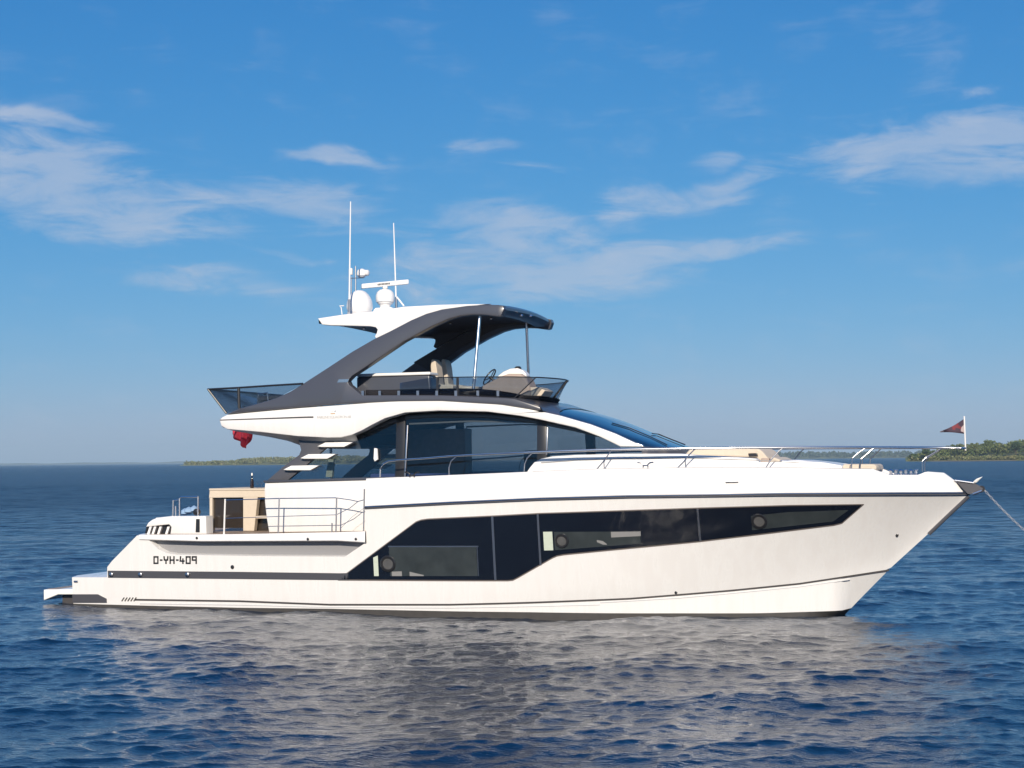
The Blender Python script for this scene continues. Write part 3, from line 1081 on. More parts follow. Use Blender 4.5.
# aft leaning pillar with louvre blades
plate('aft_pillar', [(267.5, 480), (288, 480), (303, 468), (320, 453), (332, 443), (350, 432), (296, 432), (301, 450), (299, 455), (284, 466)], s_house, 0.10, BAND, yacht, bevel=0.01)
mb = MB()
for (x0_, x1_, y0_, y1_) in ((283, 319, 465.5, 470.3), (300, 336, 454, 458.8), (317, 353, 442.3, 447)):
    pts = [(x0_ + 8, y0_ + .2), (x0_, y1_ - .6), (x0_ + 4, y1_), (x1_ - 9, y1_), (x1_, y0_), (x1_ - 8, y0_ - .2)]
    for o in plate('louvre_blade', pts, lambda x, z: s_house(x, z) + .13, 0.16, WHITE2, yacht, bevel=0.012):
        pass

house = [(288, 480), (303, 467), (322, 452), (345, 438), (362, 430.5), (385, 418), (405, 412.5), (438, 410.5), (487, 411.5), (520, 415.8), (540, 419.5), (575, 427), (600, 436), (622, 446.5), (640, 456), (528, 471), (366, 479)]
def pane(name, px, m=GLASS, out=0.0, th=0.012, label=None):
    return plate(name, px, lambda x, z: s_house(x, z) - 0.03 + out, th, m, yacht, bevel=0, label=label)
pane('saloon_window', [(289, 479.5), (304, 467), (323, 452), (346, 438), (362, 430.5), (385, 418), (399, 413.8), (399, 478.3)])
pane('saloon_window', [(405, 412.6), (438, 410.6), (487, 411.6), (520, 415.9), (538, 419.2), (538, 471), (405, 478)])
pane('saloon_window', [(546, 421), (575, 427.2), (600, 436.2), (619, 445.5), (624, 453), (575, 454.2), (546, 456.5)])
def bar(name, px, m, out=0.0, th=0.05, par=None):
    return plate(name, px, lambda x, z: s_house(x, z) + out, th, m, par or yacht, bevel=0.006)
bar('window_pillar', [(396.5, 414.5), (405.3, 412.3), (404, 478.2), (395, 478.6)], BLACK)
bar('window_pillar', [(537, 419), (546.5, 421), (546.5, 470), (537, 471.5)], BLACK)
bar('window_header', [(360, 431.8), (385, 419), (405, 413), (438, 411), (487, 412), (520, 416), (540, 420), (575, 428), (602, 438), (575, 431.5), (540, 424.5), (520, 421.5), (487, 418), (438, 417.5), (408, 419), (388, 424), (372, 431)], BLACK, out=-0.005)
bar('inner_header', [(409, 423), (470, 420.4), (535, 421.8), (535, 423.2), (470, 422), (409, 424.8)], INNER, out=-.05, th=0.03)
bar('window_track', [(406.5, 425), (408, 425), (405.4, 477), (403.8, 477)], STEELD, out=0.004, th=0.02)
bar('window_track', [(546.6, 427), (547.8, 427), (547.0, 455), (545.8, 455)], STEELD, out=0.004, th=0.02)
plate('grab_handle', [(374, 448), (377, 448.6), (377.6, 459.5), (374.6, 461.5), (373.4, 459)], lambda x, z: s_house(x, z) + .06, 0.05, WHITE2, yacht, sides=(-1,))

# flybridge side shell (white)
def s_shell(x, z):
    t = (z - 3.6) / 1.2
    b = 2.26 - 0.06 * max(t, 0)
    if x > -1.0:
        b -= 0.026 * (x + 1.0) ** 2
    return b
aft_l = P(219, 422, 2.2).x
shell_px = [(219, 419.8), (222, 417), (227, 414.6), (250, 412.3), (300, 407.8), (340, 405), (390, 400.8), (425, 400.2), (458, 401), (497, 403), (530, 409), (560, 415.6), (590, 424.2), (615, 433.5), (644, 446.8),
            (620, 446.6), (600, 437), (575, 427.6), (540, 419.8), (520, 416), (487, 411.8), (438, 410.8), (405, 412.8), (385, 418.4), (372, 425), (362, 430.5), (352, 435), (340.6, 437.6), (327, 437.8), (297.7, 436.4), (258.6, 432), (227, 429.4), (221, 426)]
plate('flybridge_side', shell_px, s_shell, 0.28, WHITE, yacht, bevel=0.035)
# overhang soffit & flybridge deck as full-width loft
def zof(px, py, s):
    return P(px, py, s).z
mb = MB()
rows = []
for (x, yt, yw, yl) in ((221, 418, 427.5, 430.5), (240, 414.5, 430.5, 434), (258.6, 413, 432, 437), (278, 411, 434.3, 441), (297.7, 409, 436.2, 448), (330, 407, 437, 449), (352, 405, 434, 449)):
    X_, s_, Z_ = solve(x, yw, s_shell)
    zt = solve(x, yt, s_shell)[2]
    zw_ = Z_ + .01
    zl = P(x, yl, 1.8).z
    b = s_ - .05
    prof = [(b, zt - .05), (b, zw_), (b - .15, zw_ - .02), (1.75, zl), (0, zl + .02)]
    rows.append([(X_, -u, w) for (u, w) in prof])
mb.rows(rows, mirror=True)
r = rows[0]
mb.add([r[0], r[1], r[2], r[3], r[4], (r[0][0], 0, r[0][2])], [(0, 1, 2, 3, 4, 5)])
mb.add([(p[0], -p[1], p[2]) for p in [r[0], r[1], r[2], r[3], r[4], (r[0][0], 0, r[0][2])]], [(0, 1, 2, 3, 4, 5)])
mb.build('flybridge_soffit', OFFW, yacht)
mb = MB()
rows = []
for x in (222, 260, 300, 350, 400, 450, 500, 530):
    y = np.interp(x, [222, 300, 350, 400, 500, 530], [417, 409.5, 406.5, 405, 407, 410.5])
    X_, s_, Z_ = solve(x, y, s_shell)
    rows.append([(X_, -(s_ - .03), Z_ - .04), (X_, -(s_ - .6), Z_ - .02), (X_, 0, Z_ - .01)])
mb.rows(rows, mirror=True)
FZ = rows[3][1][2]
mb.build('flybridge_deck', OFFW, yacht)
mb = MB()
rows2 = []
for x, y in ((360, 429), (385, 421), (405, 416), (438, 414), (487, 415), (520, 419), (540, 423)):
    X_, s_, Z_ = solve(x, y, s_house)
    rows2.append([(X_, -(s_ - .05), Z_), (X_, 0, Z_ + .02)])
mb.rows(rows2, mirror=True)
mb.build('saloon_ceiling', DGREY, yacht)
# saloon interior
zfl = P(450, 478, 2.0).z - 0.75
xA, xB = P(372, 470, 2).x, P(640, 460, 1.7).x
mb = MB()
mb.box((xA, -1.9, zfl - .05), (xB - .9, 1.9, zfl))
mb.build('saloon_floor', CARPET, yacht)
mb = MB()
xh = P(470, 450, -.2).x
mb.box((P(405, 450, -1.6).x, 1.25, zfl), (P(470, 450, -1.6).x, 1.75, zfl + 1.9))
mb.build('galley_cabinet', WOODD, yacht, bevel=0.02)
mb = MB()
xs0 = P(400, 450, -.3).x
mb.box((xs0, .9, zfl), (xs0 + 2.4, 1.7, zfl + .42))
mb.box((xs0, 1.5, zfl + .42), (xs0 + 2.4, 1.72, zfl + .86))
mb.box((xs0 + .1, -1.7, zfl), (xs0 + 2.0, -.95, zfl + .45))
mb.box((xs0 + .1, -1.7, zfl + .45), (xs0 + 2.0, -1.5, zfl + .85))
mb.build_each('saloon_sofa', BLUEC, yacht, bevel=0.04)
mb = MB()
xh0 = P(560, 450, .4).x
mb.box((xh0, -1.1, zfl), (xh0 + .9, 1.1, zfl + 1.02))
mb.box((xh0 - 1.1, .3, zfl), (xh0 - .6, .85, zfl + 1.35))
mb.build('helm_console', BLACK, yacht, bevel=0.05)
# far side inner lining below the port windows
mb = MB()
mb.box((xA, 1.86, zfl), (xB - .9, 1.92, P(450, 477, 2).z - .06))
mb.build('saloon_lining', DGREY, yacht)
mb = MB()
zc = P(330, 440, 1).z
xd = P(330, 470, .8).x
mb.tube([(xd, -.75, ZD), (xd, -.75, zc)], .035, 8)
mb.box((xd - .02, -1.55, ZD), (xd + .02, -.8, ZD + 1.0))
mb.build('door_post', STEELD, yacht)
mb = MB()
q = P(331, 459, 1.5)
q2 = P(331, 477, 1.5)
mb.hexa([(q.x - .09, -1.6, q2.z), (q.x + .07, -1.6, q2.z), (q.x + .07, -1.5, q2.z), (q.x - .09, -1.5, q2.z)], [(q.x - .02, -1.6, q.z), (q.x + .11, -1.6, q.z), (q.x + .11, -1.5, q.z), (q.x - .02, -1.5, q.z)])
mb.build('cockpit_curtain', CURT, yacht)

# deckhouse aft bulkhead + underside closure (inside walls so the hull is not hollow to the side view)
# trunk / coachroof between sheer and glass
def s_trunk(x, z):
    b = 2.10
    if x > 0:
        b -= 0.024 * x * x
    return max(b, 0.3)
trunk_px = [(526, 472.5), (529, 468), (534, 462), (541, 458.6), (552, 456.2), (575, 454.8), (620, 453.6), (680, 453.6), (704, 455.4), (740, 457.2), (756, 458.4), (759, 461), (760.5, 468.5), (777, 468.5), (779, 462), (782, 460.3), (790, 460.6), (812, 461.6), (840, 464.6), (843, 471), (700, 472.5), (600, 473.5)]
plate('coachroof_side', trunk_px, s_trunk, 0.25, WHITE, yacht, bevel=0.04)
mb = MB()
for seq in (((541, 459.2), (575, 455.4), (620, 454.2), (680, 454.4), (704, 456), (756, 459)), ((781, 461), (790, 461.4), (812, 462.2), (840, 465))):
    rows = []
    for (x, y) in seq:
        X_, s_, Z_ = solve(x, y, s_trunk)
        rows.append([(X_, -(s_ - .1), Z_ - .01), (X_, 0, Z_ + .015)])
    mb.rows(rows, mirror=True)
    e = rows[-1]
    mb.rows([e, [(p[0], p[1], p[2] - .4) for p in e]], mirror=True)
mb.build('coachroof', WHITE2, yacht)
strip('coachroof_groove', [(541, 462.2), (575, 459.8), (634, 457.8), (684, 457.4), (755, 459.6), (800, 462.5)], [(541, 463.2), (575, 460.8), (634, 458.8), (684, 458.4), (755, 460.4), (800, 463)], s_trunk, 0.004, RECG, yacht, ncol=20, nrow=2)

# windscreen
Apx = [(531, 410.5), (560, 417), (590, 425.5), (615, 434.8), (641, 447)]
Cpx = [(549, 403.6), (577, 409), (608, 417.6), (645, 432.5), (686, 447.5)]
Apt = [Vector((lambda t: (t[0], t[1] - .06, t[2]))(solve(x, y, s_shell))) for x, y in Apx]
Cpt = [P(x, y, 0) for x, y in Cpx]
N = 24
def arc(a, c, n=18, q=1.0):
    out = []
    for k in range(2 * n + 1):
        th = (k - n) / n * math.pi / 2
        sn, cs = math.cos(th), math.sin(th)
        out.append(Vector((a.x + (c.x - a.x) * sn ** q, a.y * cs, a.z + (c.z - a.z) * sn)))
    return out
As = spline([(p.x, p.y, p.z) for p in Apt], N)
Cs = spline([(p.x, 0, p.z) for p in Cpt], N)
mb = MB()
mb.rows([arc(a, c, q=.8) for a, c in zip(As, Cs)])
ws = mb.build('windscreen', WSHIELD, yacht, recalc=True)
mb = MB()
ca = arc(As[0], Cs[0], q=.8)
cb = arc(As[7], Cs[7], q=.8)
mb.rows([[p + Vector((0, 0, .012)) for p in arc(a, c, q=.8)] for a, c in zip(As[:7], Cs[:7])])
mb.build('windscreen_header', GREY, yacht)
mb = MB()
def on_screen(px, py, want_near=True):
    best = None
    Ri = ROT.transposed()
    for a, c in zip(As, Cs):
        for q_ in arc(a, c, 40, q=.8):
            v_ = Ri @ (q_ - CAM)
            u1, u2 = 512 + F * v_.x / -v_.z, 384 - F * v_.y / -v_.z
            e_ = (u1 - px) ** 2 + (u2 - py) ** 2 + (.5 * q_.y if want_near else 0)
            if best is None or e_ < best[0]:
                best = (e_, q_)
    return best[1] + Vector((.01, -.015, .015))
mb = MB()
mb.tube([on_screen(x, y) for x, y in ((612, 423.5), (630, 430), (650, 437.6), (667, 444.5))], .012, 6)
mb.build('wiper_arm', BLACK, yacht)
mb = MB()
wp = [on_screen(x, y) + Vector((0, 0, .012)) for x, y in ((652, 434.5), (658, 435.8), (672, 441), (685, 446))]
mb.tube(wp, .014, 6)
mb.build('wiper_arm', BLACK, yacht)
# dash roof skirt under windscreen
mb = MB()
e2 = arc(As[-1], Cs[-1], q=.8)
mb.rows([e2, [Vector((p.x, p.y, p.z - .25)) for p in e2]])
mb.build('windscreen_base', GREY, yacht)

# ------------------------------------------------------------------ graphite arch and coaming
def s_arm(x, z):
    t = min(max((z - 4.6) / 2.2, 0), 1)
    return 2.24 - 0.36 * t - (0.016 * (x + 1) ** 2 if x > -1 else 0)
arch_px = [(226, 414.2), (239, 408.5), (258, 403.4), (276, 398), (290, 391.5), (303, 383.5), (327, 368), (352, 351.5), (375.5, 338), (390, 331), (411, 320), (426, 313.6), (441.6, 309.2), (467, 305.6), (485, 304.6), (498, 304.8), (503, 305.4), (504, 309), (501, 315.5), (497.5, 316.4), (485, 314.8), (472, 314.6), (460, 315.8), (449, 318.8), (431.4, 326.5), (403.5, 341.4), (363, 368.9), (352, 376), (347.3, 380.8), (349, 384.5), (362, 395.2), (400, 395), (442, 395.2), (502.5, 397.6), (514, 398.4), (540, 407), (541, 410.5), (502.5, 404.8), (470, 402.8), (441.6, 401), (400, 401.4), (340, 403.8), (300, 407)]
plate('arch', arch_px, s_arm, 0.22, GREY, yacht, bevel=0.03)
plate('arch_lining', [(x * .985 + 6.2, y * .995 + 1.8) for x, y in [(352, 353), (375.5, 340), (411, 322), (441.6, 311.4), (467, 308), (495, 307.2), (493, 313), (472, 312.6), (449, 316), (431.4, 323.5), (403.5, 338.4), (368, 362)]], lambda x, z: s_arm(x, z) - .225, 0.02, DGREY, yacht, bevel=0)
p = solve(343, 381, s_arm)
mb = MB()
mb.hexa([(p[0] - .14, -p[1] - .008, p[2] - .03), (p[0] + .12, -p[1] - .008, p[2] - .03), (p[0] + .15, -p[1] - .008, p[2] + .04), (p[0] - .10, -p[1] - .008, p[2] + .04)],
        [(p[0] - .14, -p[1] + .02, p[2] - .03), (p[0] + .12, -p[1] + .02, p[2] - .03), (p[0] + .15, -p[1] + .02, p[2] + .04), (p[0] - .10, -p[1] + .02, p[2] + .04)])
mb.build('side_light', STEEL, yacht)
# front of the coaming wrapping round
def across(a, bulge, n=17, yk=1.0):
    return [Vector((a[0] + bulge * (1 - (y * y)), y * a[1] * yk, a[2])) for y in np.linspace(-1, 1, n)]
K0, K1, K2 = solve(511, 397.6, s_arm), solve(541, 407.4, s_arm), solve(543, 411, s_arm)
mb = MB()
mb.rows([across(K0, .0), across(K0, .10), across(K1, .14), across(K2, .14), across((K0[0], K2[1], K2[2] - .05), 0)])
mb.build('coaming_front', GREY, yacht)

# white hardtop wing
wing = [(317.5, 318.3), (342, 314.6), (377.5, 310.8), (403.5, 306.6), (440, 304.6), (467, 304.0), (490, 303.8), (467, 306.6), (441.6, 310), (426, 314.4), (411, 321), (390, 332), (376, 338.4), (374.6, 336.4), (376.6, 332.8), (377.4, 329.5), (375.5, 327.3), (370, 326.3), (345, 325.6), (330.6, 325.4), (322, 324.6)]
plate('hardtop_side', wing, lambda x, z: s_arm(x, z) - .03, 0.16, WHITE, yacht, bevel=0.02)
plate('hardtop_lining', [(x + 1.5, y - .8 if y > 320 else y + 2.2) for x, y in wing[1:-1]], lambda x, z: s_arm(x, z) - .20, 0.03, DGREY, yacht, bevel=0)
mb = MB()
mu = MB()
rows, rowsu = [], []
for (x, yt, yb) in ((318, 318.0, 324.3), (342, 315, 325.5), (360, 313, 325.6), (377.5, 311.2, 323), (403.5, 307.2, 320), (440, 305.2, 313), (467, 304.8, 311), (500, 305.4, 313)):
    X_, s_, Z_ = solve(x, yt, lambda a, b: s_arm(a, b) - .03)
    Zb = solve(x, yb, lambda a, b: s_arm(a, b) - .03)[2]
    s_ -= .03
    cr = .07
    rows.append([(X_, -s_, Z_ - .01), (X_, -s_ * .7, Z_ + cr * .6), (X_, -s_ * .35, Z_ + cr * .95), (X_, 0, Z_ + cr)])
    rowsu.append([(X_, -s_ + .02, Zb + .02), (X_, -s_ * .6, Zb + .05), (X_, 0, Zb + .06)])
mb.rows(rows, mirror=True)
ht = mb.build('hardtop', WHITE, yacht)
mu.rows(rowsu, mirror=True)
mu.rows([rows[0], [(p[0], q_[1], q_[2]) for p, q_ in zip(rows[0], [rowsu[0][0], rowsu[0][1], rowsu[0][1], rowsu[0][2]])]], mirror=True)
mu.build('hardtop_soffit', DGREY, yacht)
mb = MB()
mb.rows([rows[-1], [(rows[-1][k][0] + .0, rows[-1][k][1], Z) for k, Z in enumerate([rowsu[-1][0][2], rowsu[-1][1][2], rowsu[-1][1][2], rowsu[-1][2][2]])]], mirror=True)
a_, b_ = rows[-1], rowsu[-1]
vz = a_[0][2]
bow_ = lambda y: .07 * (1 - (y / s_) ** 2)
vrows = []
for (dx, dz) in ((-.25, .035), (-.02, .02), (.045, -.03), (.05, -.09), (.0, -.155), (-.07, -.195), (-.3, -.18)):
    vrows.append([(a_[0][0] + dx + bow_(y), y, vz + dz + .05 * (1 - (y / s_) ** 2)) for y in np.linspace(-s_ - .03, s_ + .03, 25)])
mb.rows(vrows)
mb.build('hardtop_visor', GREY, yacht)
# downlights
for (x, y, s__) in ((343, 327, 1.2), (364, 331.5, .6), (419, 334, -.4), (450, 333, -.2), (491, 330.5, -.3), (521.5, 320, .8), (531, 325, .6), (433, 328, .8)):
    X_ = P(x, y, s__)
    zz = float(np.interp(X_.x, [r[0][0] for r in rowsu], [r[1][2] for r in rowsu]))
    mb = MB()
    mb.lathe((X_.x, X_.y, zz - .02), [(.03, .03), (.045, .0), (.03, -.012)], 14)
    mb.build('downlight', STEEL, yacht)
# struts
mb = MB()
pt, pb = P(480, 314.5, 1.72), P(473, 390, 1.95)
pm = pb.lerp(pt, .52)
mb.tube([pb - Vector((0, 0, .1)), pt + Vector((0, 0, .05))], .036, 12)
mb.build('hardtop_strut', STEEL, yacht)
mb = MB()
pt, pb = P(526.3, 319, -1.55), P(529.5, 384, -1.75)
mb.tube([pb - Vector((0, 0, .5)), pt + Vector((0, 0, .02))], .036, 12)
mb.build('hardtop_strut', STEEL, yacht)

# flybridge screens
XT = P(452, 390, 2.0).x
def fs_(x, z):
    return s_arm(x, z) - .03 + (z - 4.9) * .12 - (.34 * (x - XT) ** 2 if x > XT else 0)
scr_t = [(357, 390), (362, 389.0), (400, 383), (433, 377.5), (455, 377.2), (475, 376.9), (495, 376.8), (513, 376.8), (536, 377.3)]
scr_b = [(362, 394.8), (370, 395), (400, 395), (428, 395), (447, 395.2), (464, 395.6), (481, 396.2), (496, 397), (514, 398.4)]
for sg in (-1, 1):
    ta, ba = [solve(x, y, fs_) for x, y in scr_t[2:]], [solve(x, y, fs_) for x, y in scr_b[2:]]
    mb = MB()
    mb.rows([[(p[0], sg * p[1], p[2]) for p in spline(ta, 28)], [(p[0], sg * p[1], p[2]) for p in spline(ba, 28)]])
    mb.build('flybridge_screen', GLASSF, yacht, solid=.012)
    mb = MB()
    ed = [solve(x, y, s_arm) for x, y in ((395, 395.2), (430, 395.3), (450, 395.6), (468, 396.2), (485, 397), (500, 398), (514, 399.5))]
    mb.rows([[(p[0], sg * p[1], p[2]) for p in spline([(q[0], q[1] + .0, q[2] + .015) for q in ba], 20)], [(p[0], sg * (p[1] - .03), p[2] - .05) for p in spline(ed, 20)]])
    mb.build('coaming_deck', MATTE, yacht)
def across(a, bulge, n=17, yk=1.0):
    return [Vector((a[0] + bulge * (1 - (y * y)), y * a[1] * yk, a[2])) for y in np.linspace(-1, 1, n)]
A1 = Vector(solve(536, 377.3, fs_))
A0 = Vector(solve(514, 398.4, fs_))
mb = MB()
mb.rows([across(A0, .24), across(A1, .30)])
mb.build('front_screen', GLASSF, yacht)
mb = MB()
mb.tube(across(A1, .30), .016, 6)
for sg in (-1, 1):
    mb.tube([(a[0], sg * a[1], a[2]) for a in [solve(x, y, fs_) for x, y in ((433, 377.5), (455, 377.2), (475, 376.9), (495, 376.8), (513, 376.8), (536, 377.3))]], .012, 6)
    mb.tube([(A1[0], sg * A1[1], A1[2]), (A0[0], sg * A0[1], A0[2])], .014, 6)

mb.tube([(A1[0] + .27, A1[1] * .30, A1[2]), (A0[0] + .22, A0[1] * .30, A0[2])], .026, 6)
mb.build('screen_rail', BLACK, yacht)
mb = MB()
for x in (363, 380, 399, 418, 437, 456, 478, 498):
    p = solve(x, 393.5, fs_)
    mb.box((p[0] - .03, -p[1] - .02, p[2] - .06), (p[0] + .03, -p[1] + .03, p[2] + .06))
mb.build_each('screen_clamp', STEELD, yacht)
mb = MB()
for x in (437.5, 457.5):
    a, b = solve(x, 377.5, fs_), solve(x, 396, fs_)
    mb.box((b[0] - .025, -b[1] - .005, b[2]), (b[0] + .025, -b[1] + .03, a[2]))
mb.build_each('screen_post', BLACK, yacht)

fl_ = lambda x, z: fs_(x, z) - .10
lt = [(366, 390), (400, 389.5), (433, 388.8), (464, 388.4), (490, 389.8), (511, 392.6), (526, 395.6)]
lb = [(366, 398), (400, 398.5), (433, 399), (460, 399.6), (481, 401), (496, 402), (514, 403.4)]
for sg in (-1, 1):
    ta, ba = [solve(x, y, fl_) for x, y in lt], [solve(x, y, fl_) for x, y in lb]
    mb = MB()
    mb.rows([[(p[0], sg * p[1], p[2]) for p in spline(ta, 28)], [(p[0], sg * p[1], p[2]) for p in spline(ba, 28)]])
    mb.build('screen_liner', MATTE, yacht, solid=.02)
mb = MB()
mb.rows([across(ta[-1], .16), across(ba[-1], .16)])
mb.build('front_liner', MATTE, yacht, solid=.02)
# aft flybridge screens
def fa(x, z):
    return 2.16
mb = MB()
plate('aft_side_screen', [(209, 389.6), (226.5, 413.5), (240, 408.5), (262, 402.8), (276, 398.4), (303, 384.2), (270, 385.8)], fa, 0.012, GLASSF, yacht, bevel=0)
c1, c0_ = solve(208, 389.3, fa), solve(226.5, 413.5, fa)
mb = MB()
mb.add([(c1[0], -c1[1], c1[2]), (c1[0], c1[1], c1[2]), (c0_[0], c0_[1], c0_[2]), (c0_[0], -c0_[1], c0_[2])], [(0, 1, 2, 3)])
mb.build('aft_screen', GLASSF, yacht, solid=.012)
mb = MB()
for sg in (-1, 1):
    mb.tube([(a[0], sg * a[1], a[2]) for a in [solve(x, y, fa) for x, y in ((207.5, 389.3), (240, 387.6), (270, 385.6), (303, 383.6))]], .022, 8)
    mb.tube([(c1[0], sg * c1[1], c1[2]), (c0_[0], sg * c0_[1], c0_[2])], .026, 8)
    a, b = solve(238.6, 388, fa), solve(239.2, 408.5, fa)
    mb.tube([(a[0], sg * a[1], a[2]), (b[0], sg * b[1], b[2])], .035, 8)
mb.tube([(c1[0], -c1[1], c1[2]), (c1[0], c1[1], c1[2])], .022, 8)
mb.tube([(c1[0] + .25, -.9, c1[2] - .35), (c1[0] + .35, -.9, c1[2] - .8)], .02, 8)
mb.build('screen_frame', BLACK, yacht)
# items on the aft flybridge: wet bar
FZA = P(300, 408, 1).z
mb = MB()
b0 = P(262, 400, .3)
mb.box((b0.x, -.6, FZA - .2), (b0.x + .9, .9, P(262, 396, .3).z))
mb.build('flybridge_sunbed', DGREY, yacht, bevel=0.06)
mb = MB()
q = P(258, 394, .9)
mb.tube([(q.x, -.9, q.z - .35), (q.x, -.9, q.z), (q.x + .25, -.9, q.z + .03), (q.x + .28, -.9, q.z - .3)], .018, 6)
mb.build('sunbed_handrail', STEEL, yacht)
# flybridge settee back, white cap
st = P(357, 397, 1.6)
st2 = P(432, 397, 1.6)
zt = P(395, 376, 1.6).z
mb = MB()
mb.hexa([(st.x, -1.62, st.z - .35), (st2.x, -1.62, st.z - .35), (st2.x, -1.2, st.z - .35), (st.x, -1.2, st.z - .35)], [(st.x, -1.62, zt), (st2.x - .05, -1.62, zt), (st2.x - .05, -1.2, zt), (st.x, -1.2, zt)])
mb.box((st.x, .6, st.z - .35), (st2.x - .1, 1.6, zt - .25))
mb.build_each('flybridge_settee', GREY, yacht, bevel=0.03)
mb = MB()
mb.box((st.x + .02, -1.66, zt), (st2.x - .02, -1.14, zt + .07))
mb.build('settee_cap', WHITE2, yacht, bevel=0.025)
# helm seats
for (sx0, sy0) in ((439, .55), (449, -.15)):
    f_ = P(sx0, 360, sy0)
    b0_ = P(sx0 + 1.5, 389, sy0)
    mb = MB()
    prof = [(-.14, 0), (-.17, .5), (-.15, .64), (-.11, .66), (-.05, .60), (-.02, .45), (.02, .08), (.38, .05), (.38, -.08), (-.10, -.08)]
    pp = [(b0_.x + u, b0_.z + .02 + w * (f_.z - b0_.z) / .66) for u, w in prof]
    prism(mb, pp, -sy0 - .19, -sy0 + .19)
    prism(mb, [(b0_.x - .03, b0_.z - .26), (b0_.x + .3, b0_.z - .26), (b0_.x + .3, b0_.z - .06), (b0_.x - .03, b0_.z - .06)], -sy0 - .2, -sy0 + .2)
    mb.build('helm_seat', CREAM, yacht, bevel=0.05)
# flybridge helm console
cA = [(480, 386.5), (492, 377.5), (503, 371.2), (511, 368.4), (519, 368), (525, 370.5), (529, 375), (536, 381), (548, 392), (548, 402), (480, 402)]
def cons(name, px, s0, th, m, bev=.06):
    pts = [P(x, y, s0) for x, y in px]
    mb = MB()
    prism(mb, [(p.x, p.z) for p in pts], -s0, -s0 + th)
    return mb.build(name, m, yacht, bevel=bev)
cons('flybridge_console', [(477, 388.5), (486, 383.5), (500, 376.5), (508, 373.6), (520, 373.6), (526, 378), (530, 388), (531, 398), (477, 401)], .80, .6, TAUPE)
cons('instrument_pod', [(495, 378), (503, 371.6), (510, 368.6), (517, 368), (523, 370.5), (526, 374), (526.5, 377), (501, 377)], .58, .30, WHITE2, .04)
cons('console_cushion', [(524, 387.5), (538, 387), (545, 390.5), (541, 396), (524, 396)], .75, .7, BEIGE, .015)
cons('seat_cushion', [(460, 386), (475, 386), (476, 395), (460, 395)], 1.2, .8, BEIGE, .05)
mb = MB()
q = P(518, 369, .4)
mb.lathe((q.x, q.y, q.z - .12), [(.03, 0), (.03, .08), (.075, .10), (.08, .15), (.05, .18)], 16)
mb.build('compass', BLACK, yacht)
q = P(489.5, 377, .45)
ax = Vector((-.8, 0, .6)).normalized()
u_ = Vector((0, 1, 0))
w_ = ax.cross(u_)
mb = MB()
ring = [q + (u_ * math.cos(2 * math.pi * k / 28) + w_ * math.sin(2 * math.pi * k / 28)) * .21 for k in range(29)]
mb.tube(ring, .016, 8)
for k in range(3):
    a = 2 * math.pi * k / 3 + .5
    mb.tube([q + ax * -.03, q + (u_ * math.cos(a) + w_ * math.sin(a)) * .21], .01, 6)
mb.tube([q, q - ax * .2], .03, 8)
mb.build('steering_wheel', BLACK, yacht)

# ------------------------------------------------------------------ mast gear
def ztop(x_):
    return float(np.interp(x_, [r[0][0] for r in rows_top], [r[3][2] for r in rows_top]))
rows_top = rows
s_d = .95
q = P(359.6, 310.5, s_d)
rq = 13.6 / 44.5
mb = MB()
mb.lathe((q.x, q.y, q.z - .05), [(rq * .9, 0), (rq * .92, .05), (rq * .99, .09), (rq, .15), (rq * .96, .24), (rq * .87, .33), (rq * .69, .42), (rq * .46, .485), (rq * .24, .515), (.004, .522)], 36)
dome = mb.build('satellite_dome', WHITE2, yacht)
mb = MB()
mb.lathe((q.x, q.y, q.z - .14), [(rq * .8, 0), (rq * .95, .03), (rq * .95, .10), (rq * .8, .11)], 36)
mb.build('dome_base', OFFW, dome)
q = P(385.2, 303, 0.1)
mb = MB()
r2_ = .225
mb.lathe((q.x, q.y, q.z + .02), [(r2_ * .95, 0), (r2_, .05), (r2_, .15), (r2_ * .88, .23), (r2_ * .6, .29), (.05, .31), (.004, .312)], 30)
rd = mb.build('radar_dome', WHITE2, yacht)
mb = MB()
mb.lathe((q.x, q.y, q.z - .20), [(.12, 0), (.13, .15), (.19, .19), (.19, .23)], 24)
mb.hexa([(q.x - .35, q.y - .18, q.z - .32), (q.x + .5, q.y - .18, q.z - .32), (q.x + .5, q.y + .18, q.z - .32), (q.x - .35, q.y + .18, q.z - .32)],
        [(q.x - .2, q.y - .14, q.z - .12), (q.x + .2, q.y - .14, q.z - .12), (q.x + .2, q.y + .14, q.z - .12), (q.x - .2, q.y + .14, q.z - .12)])
mb.build('radar_plinth', WHITE2, yacht, bevel=.02)
ra, rb = P(361.5, 286.4, 0.45), P(408.5, 281.8, -.25)
d = (rb - ra).normalized()
sd_ = Vector((-d.y, d.x, 0)).normalized() * .055
up = Vector((0, 0, .058))
mb = MB()
mb.hexa([ra - sd_ - up, rb - sd_ - up, rb + sd_ - up, ra + sd_ - up], [ra - sd_ * .7 + up, rb - sd_ * .7 + up, rb + sd_ * .7 + up, ra + sd_ * .7 + up])
rc_ = ra.lerp(rb, .5)
mb.lathe((rc_.x, rc_.y, rc_.z - .12), [(.06, 0), (.07, .07)], 16)
ob = mb.build('radar_scanner', WHITE2, yacht, bevel=.025)
mb = MB()
for k in range(9):
    t = .34 + k * .03
    p = ra.lerp(rb, t) - sd_ * .92
    mb.box((p.x - .012, p.y - .008, p.z - .022), (p.x + .010, p.y + .004, p.z + .022))
mb.build('scanner_lettering', BAND, ob)
mb = MB()
q = P(355.5, 266, .2)
qb = P(355.5, 306, .2)
mb.tube([(q.x, q.y, qb.z - .1), (q.x, q.y, q.z)], .018, 8)
mb.tube([(q.x - .13, q.y, qb.z - .1), (q.x - .1, q.y, q.z - .25)], .012, 8)
